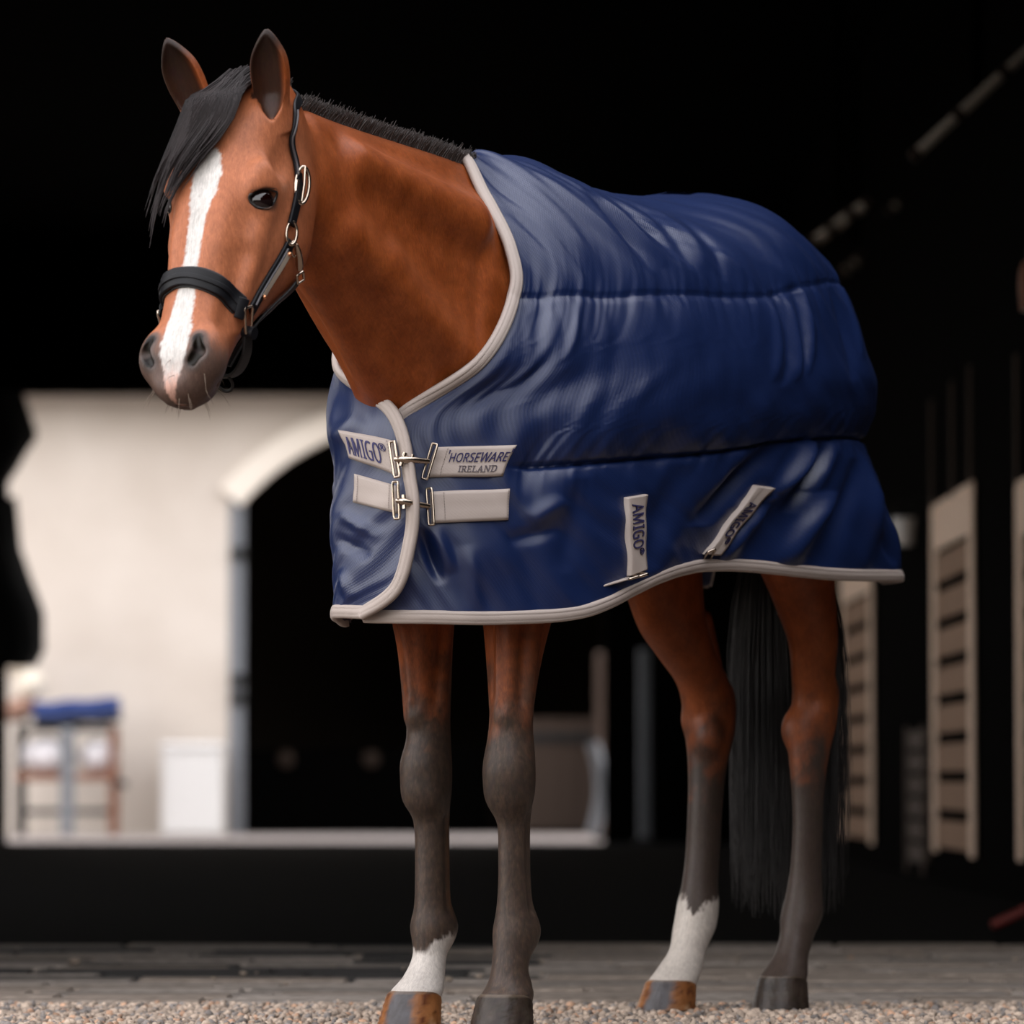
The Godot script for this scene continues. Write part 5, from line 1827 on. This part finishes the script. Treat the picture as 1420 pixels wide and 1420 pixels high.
func courtyard_rack() -> void:
	var z := -35.3
	var at := Vector3(-3.82, 0, z)
	var t := thing("saddle_rack", "brown wooden rack with grey metal legs by the cream wall", "rack", Transform3D(Basis(), at))
	obj("shelf", boxmesh(Vector3(0, .50, 0), Vector3(.86, .07, .5), .01), MATS.brown_wood, t)
	obj("top_bar", boxmesh(Vector3(0, .915, 0), Vector3(.84, .06, .46), .015), MATS.dark_iron, t)
	for x: float in [-.40, .40]:
		for s: float in [-1.0, 1.0]:
			obj("leg", boxmesh(Vector3(x, .46, s * .21), Vector3(.055, .92, .05), .006), MATS.brown_wood if x > 0.0 else MATS.dark_iron, t)
	obj("leg", boxmesh(Vector3(.02, .46, .25), Vector3(.12, .92, .05), .01), MATS.grey_metal, t)
	obj("lower_rail", boxmesh(Vector3(0, .2, .2), Vector3(.8, .05, .04), .006), MATS.dark_iron, t)
	var m := MB.new()
	m.tube(PackedVector3Array([Vector3(.40, .44, .2), Vector3(.47, .45, .24), Vector3(.52, .43, .27)]), .03, 10)
	obj("peg", m.mesh(), MATS.dark_iron, t)
	# folded blanket: three layers with rounded folds
	var b := thing("folded_blanket", "bright blue folded blanket lying on top of the rack", "blanket", Transform3D(Basis(Vector3.BACK, .06), at + Vector3(.09, .95, .02)))
	for i in 3:
		m = MB.new()
		var path := PackedVector3Array()
		for k in 9: path.append(Vector3(lerpf(-.36, .36, k / 8.0), .035 + i * .068 + .008 * sin(k * 1.7 + i), 0))
		m.sweep(path, rect_prof(.44 - .02 * i, .066, .03), PackedVector3Array([Vector3.UP]))
		obj("layer", m.mesh(), MATS.blue_cloth if i > 0 else MATS.navy_cloth, b)
	m = MB.new()
	lump(m, Vector3(-.0, .1, 0), Vector3(.17, .10, .15), .25, 2, Basis(Vector3.BACK, .25))
	tag(obj("cloth_bundle", m.mesh(), MATS.tan_cloth), "tan crumpled cloth at the left end of the blue blanket", "cloth")
	get_node("cloth_bundle").position = at + Vector3(-.42, .97, .06)
	for q: Array in [[-.16, .545, .25, .155, "white rolled bandage pad on the shelf of the rack", 5], [.27, .60, .155, .15, "pale grey bundle beside the white roll on the shelf", 6]]:
		m = MB.new()
		lump(m, Vector3(0, q[3] - .012, 0), Vector3(q[2], q[3], .17), .22, q[5])
		var o := obj("laundry_bundle", m.mesh(), MATS.white_cloth)
		o.position = at + Vector3(q[0], .535, .03)
		tag(o, q[4], "bundle", "bundles on the rack's shelf")
	for q: Array in [[Vector3(-4.282, 1.479, -35.30), .115, .16, "cream sack lying on the lower sack at the left edge", 7], [Vector3(-4.133, 1.312, -35.30), .13, .12, "cream sack resting on the tan cloth", 8]]:
		m = MB.new()
		lump(m, Vector3.ZERO, Vector3(q[1], q[2], .1), .25, q[4])
		var o := obj("sack", m.mesh(), MATS.cream_cloth)
		o.position = q[0] + Vector3(0, -.02 if q[4] == 8 else .05, .05)
		tag(o, q[3], "sack", "cream sacks over the rack")
	# white bin by the arch
	var c := thing("storage_bin", "tall white bin with a lid standing against the cream wall by the arch", "bin", Transform3D(Basis(), Vector3(-2.76, 0, -35.6)))
	obj("body", boxmesh(Vector3(0, .36, 0), Vector3(.52, .72, .42), .02), MATS.white_paint, c)
	obj("lid", boxmesh(Vector3(0, .755, 0), Vector3(.55, .07, .45), .02), MATS.white_paint, c)

func coach_house_things() -> void:
	var z := -39.0
	var t := thing("low_cupboard", "low black cupboard with two round pale knobs in the dark arch", "cupboard", Transform3D(Basis(), Vector3(-1.35, 0, z)))
	obj("body", boxmesh(Vector3(0, .38, 0), Vector3(2.2, .76, .5), .02), MATS.barn_black, t)
	for x: float in [-.74, .05]:
		var m := MB.new()
		m.lathe(Vector3(x, .66, .25), PackedVector2Array([Vector2(.03, 0), Vector2(.035, .02), Vector2(.08, .04), Vector2(.07, .06), Vector2(0, .065)]), 20, Basis(Vector3.RIGHT, PI * .5))
		obj("knob", m.mesh(), MATS.dim_wood, t)
	t = thing("door_leaf", "brown lower door leaf standing open in the right part of the arch", "door", Transform3D(Basis(), Vector3(.42, 0, -37.2)))
	for i in 4:
		obj("board", boxmesh(Vector3(-.24 + .16 * i, .52, 0), Vector3(.152, 1.0, .04), .006), MATS.dim_wood, t)
	obj("ledge", boxmesh(Vector3(0, .85, .03), Vector3(.62, .09, .03), .006), MATS.dark_iron, t)
	# posts in the far part of the barn
	for q: Array in [[0.702, 1.487, -32.0, .07, MATS.dim_tan, "tan upper post at the right side of the far doorway"], [0.993, 1.452, -29.4, .09, MATS.grey_metal, "pale grey post left of the off hind leg"]]:
		var o := thing("post", q[5], "post", Transform3D(Basis(), Vector3(q[0], 0, q[2])), "posts by the far doorway")
		obj("shaft", boxmesh(Vector3(0, q[1] * .5, 0), Vector3(q[3], q[1], q[3]), .012), q[4], o)
		obj("foot", boxmesh(Vector3(0, .02, 0), Vector3(q[3] * 1.6, .04, q[3] * 1.6), .006), MATS.dark_iron, o)
	var m := MB.new()
	var path := PackedVector3Array()
	for k in 9: path.append(Vector3(0.638 + .068 * sin(k / 8.0 * PI), lerpf(0.765, .05, k / 8.0), -31.6))
	m.tube(path, .05, 12)
	var o := obj("bent_pipe", m.mesh(), MATS.grey_metal)
	tag(o, "bent pale pipe standing at the foot of the tan post", "pipe")

# ---------------------------------------------------------------- loose gravel
func pebble(seed_: int, squash: float, tint := Color(1, 1, 1)) -> ArrayMesh:
	var f := FastNoiseLite.new()
	f.seed = seed_
	f.frequency = 1.0
	var m := MB.new()
	m.col = tint
	m.ellipsoid(Vector3.ZERO, Vector3.ONE * .5, Basis(), 6, 8)
	for i in m.v.size():
		var d := m.v[i]
		m.v[i] = d * (1.0 + .45 * f.get_noise_3d(d.x * 2.5, d.y * 2.5, d.z * 2.5)) * Vector3(1.0, squash, .85)
		m.n[i] = (m.v[i] / Vector3(1.0, squash * squash, .72)).normalized()
	return m.mesh()

func build_ground_detail() -> void:
	for k in 5:
		var mm := MultiMesh.new()
		mm.transform_format = MultiMesh.TRANSFORM_3D
		mm.use_colors = true
		mm.mesh = pebble(30 + k, [.7, .55, .8, .6, .65][k])
		var n := 9500
		mm.instance_count = n
		for i in n:
			var near := rng.randf() < 0.72
			var z := rng.randf_range(-1.36, -.1) if near else rng.randf_range(-.1, 1.9)
			var x := rng.randf_range(-2.1, 2.1)
			var size := lerpf(.007, .023, pow(rng.randf(), 2.6))
			var b := Basis.from_euler(Vector3(rng.randf() * TAU, rng.randf() * TAU, rng.randf() * TAU)).scaled(Vector3.ONE * size)
			mm.set_instance_transform(i, Transform3D(b, Vector3(x, -.012 + size * .28 + rng.randf() * .004, z)))
			var g := rng.randf_range(.28, .68)
			var c := Color(g, g * .80, g * .64)
			if rng.randf() < .12: c = Color(g * 1.1, g * .68, g * .45)
			if rng.randf() < .2: c = Color(g * .5, g * .45, g * .42)
			mm.set_instance_color(i, c)
		var o := MultiMeshInstance3D.new()
		o.multimesh = mm
		o.material_override = MATS.stone
		o.name = numbered("gravel")
		add_child(o)
		tag(o, "loose pale gravel of mixed small stones in front of the pavers", "gravel", "", "stuff")
	# single stones that lie on the pavers
	var spots := [Vector2(-1.130, -3.634), Vector2(-0.713, -2.604), Vector2(-0.656, -2.882), Vector2(-0.628, -2.978), Vector2(-0.150, -2.470), Vector2(-0.078, -2.696), Vector2(-0.272, -3.223), Vector2(0.074, -2.882), Vector2(0.253, -3.688), Vector2(0.899, -4.016), Vector2(1.152, -4.016), Vector2(1.324, -3.905), Vector2(-1.041, -4.016), Vector2(-0.456, -3.425), Vector2(0.939, -2.978)]
	var looks := ["flat pale stone lying on the pavers near the left edge", "small pale stone on the pavers left of the white-footed foreleg", "rounded grey stone on the pavers beside the white pastern", "tiny stone next to the rounded grey one on the pavers", "tan stone on the pavers just right of the white foot", "pale stone on the pavers between the two fore hooves",
		"small stone on the pavers behind the white pastern", "small stone on the pavers right of the dark forefoot", "small stone far back on the pavers left of the white hind pastern", "orange stone far back on the pavers right of the dark hind hoof", "pale stone far back on the pavers toward the right", "stone on the pavers at the far right edge", "small grey stone far back on the pavers at left", "small stone mid-way on the pavers at left of the forelegs", "small stone on the pavers right of the tail"]
	for i in spots.size():
		var at: Vector2 = spots[i]
		var m := obj("pebble", pebble(60 + i, .6, Color(.38, .22, .12) if i == 9 else Color(.34, .27, .21) * [1.0, .8, 1.15][i % 3]), MATS.stone)
		var s: float = [.034, .016, .020, .010, .026, .02, .012, .014, .014, .016, .016, .018, .012, .012, .012][i]
		m.scale = Vector3(s, s * .8, s)
		m.rotation.y = i * 1.3
		m.position = Vector3(at.x, s * .2 + .002, at.y)
		tag(m, looks[i], "stone", "single stones on the pavers")
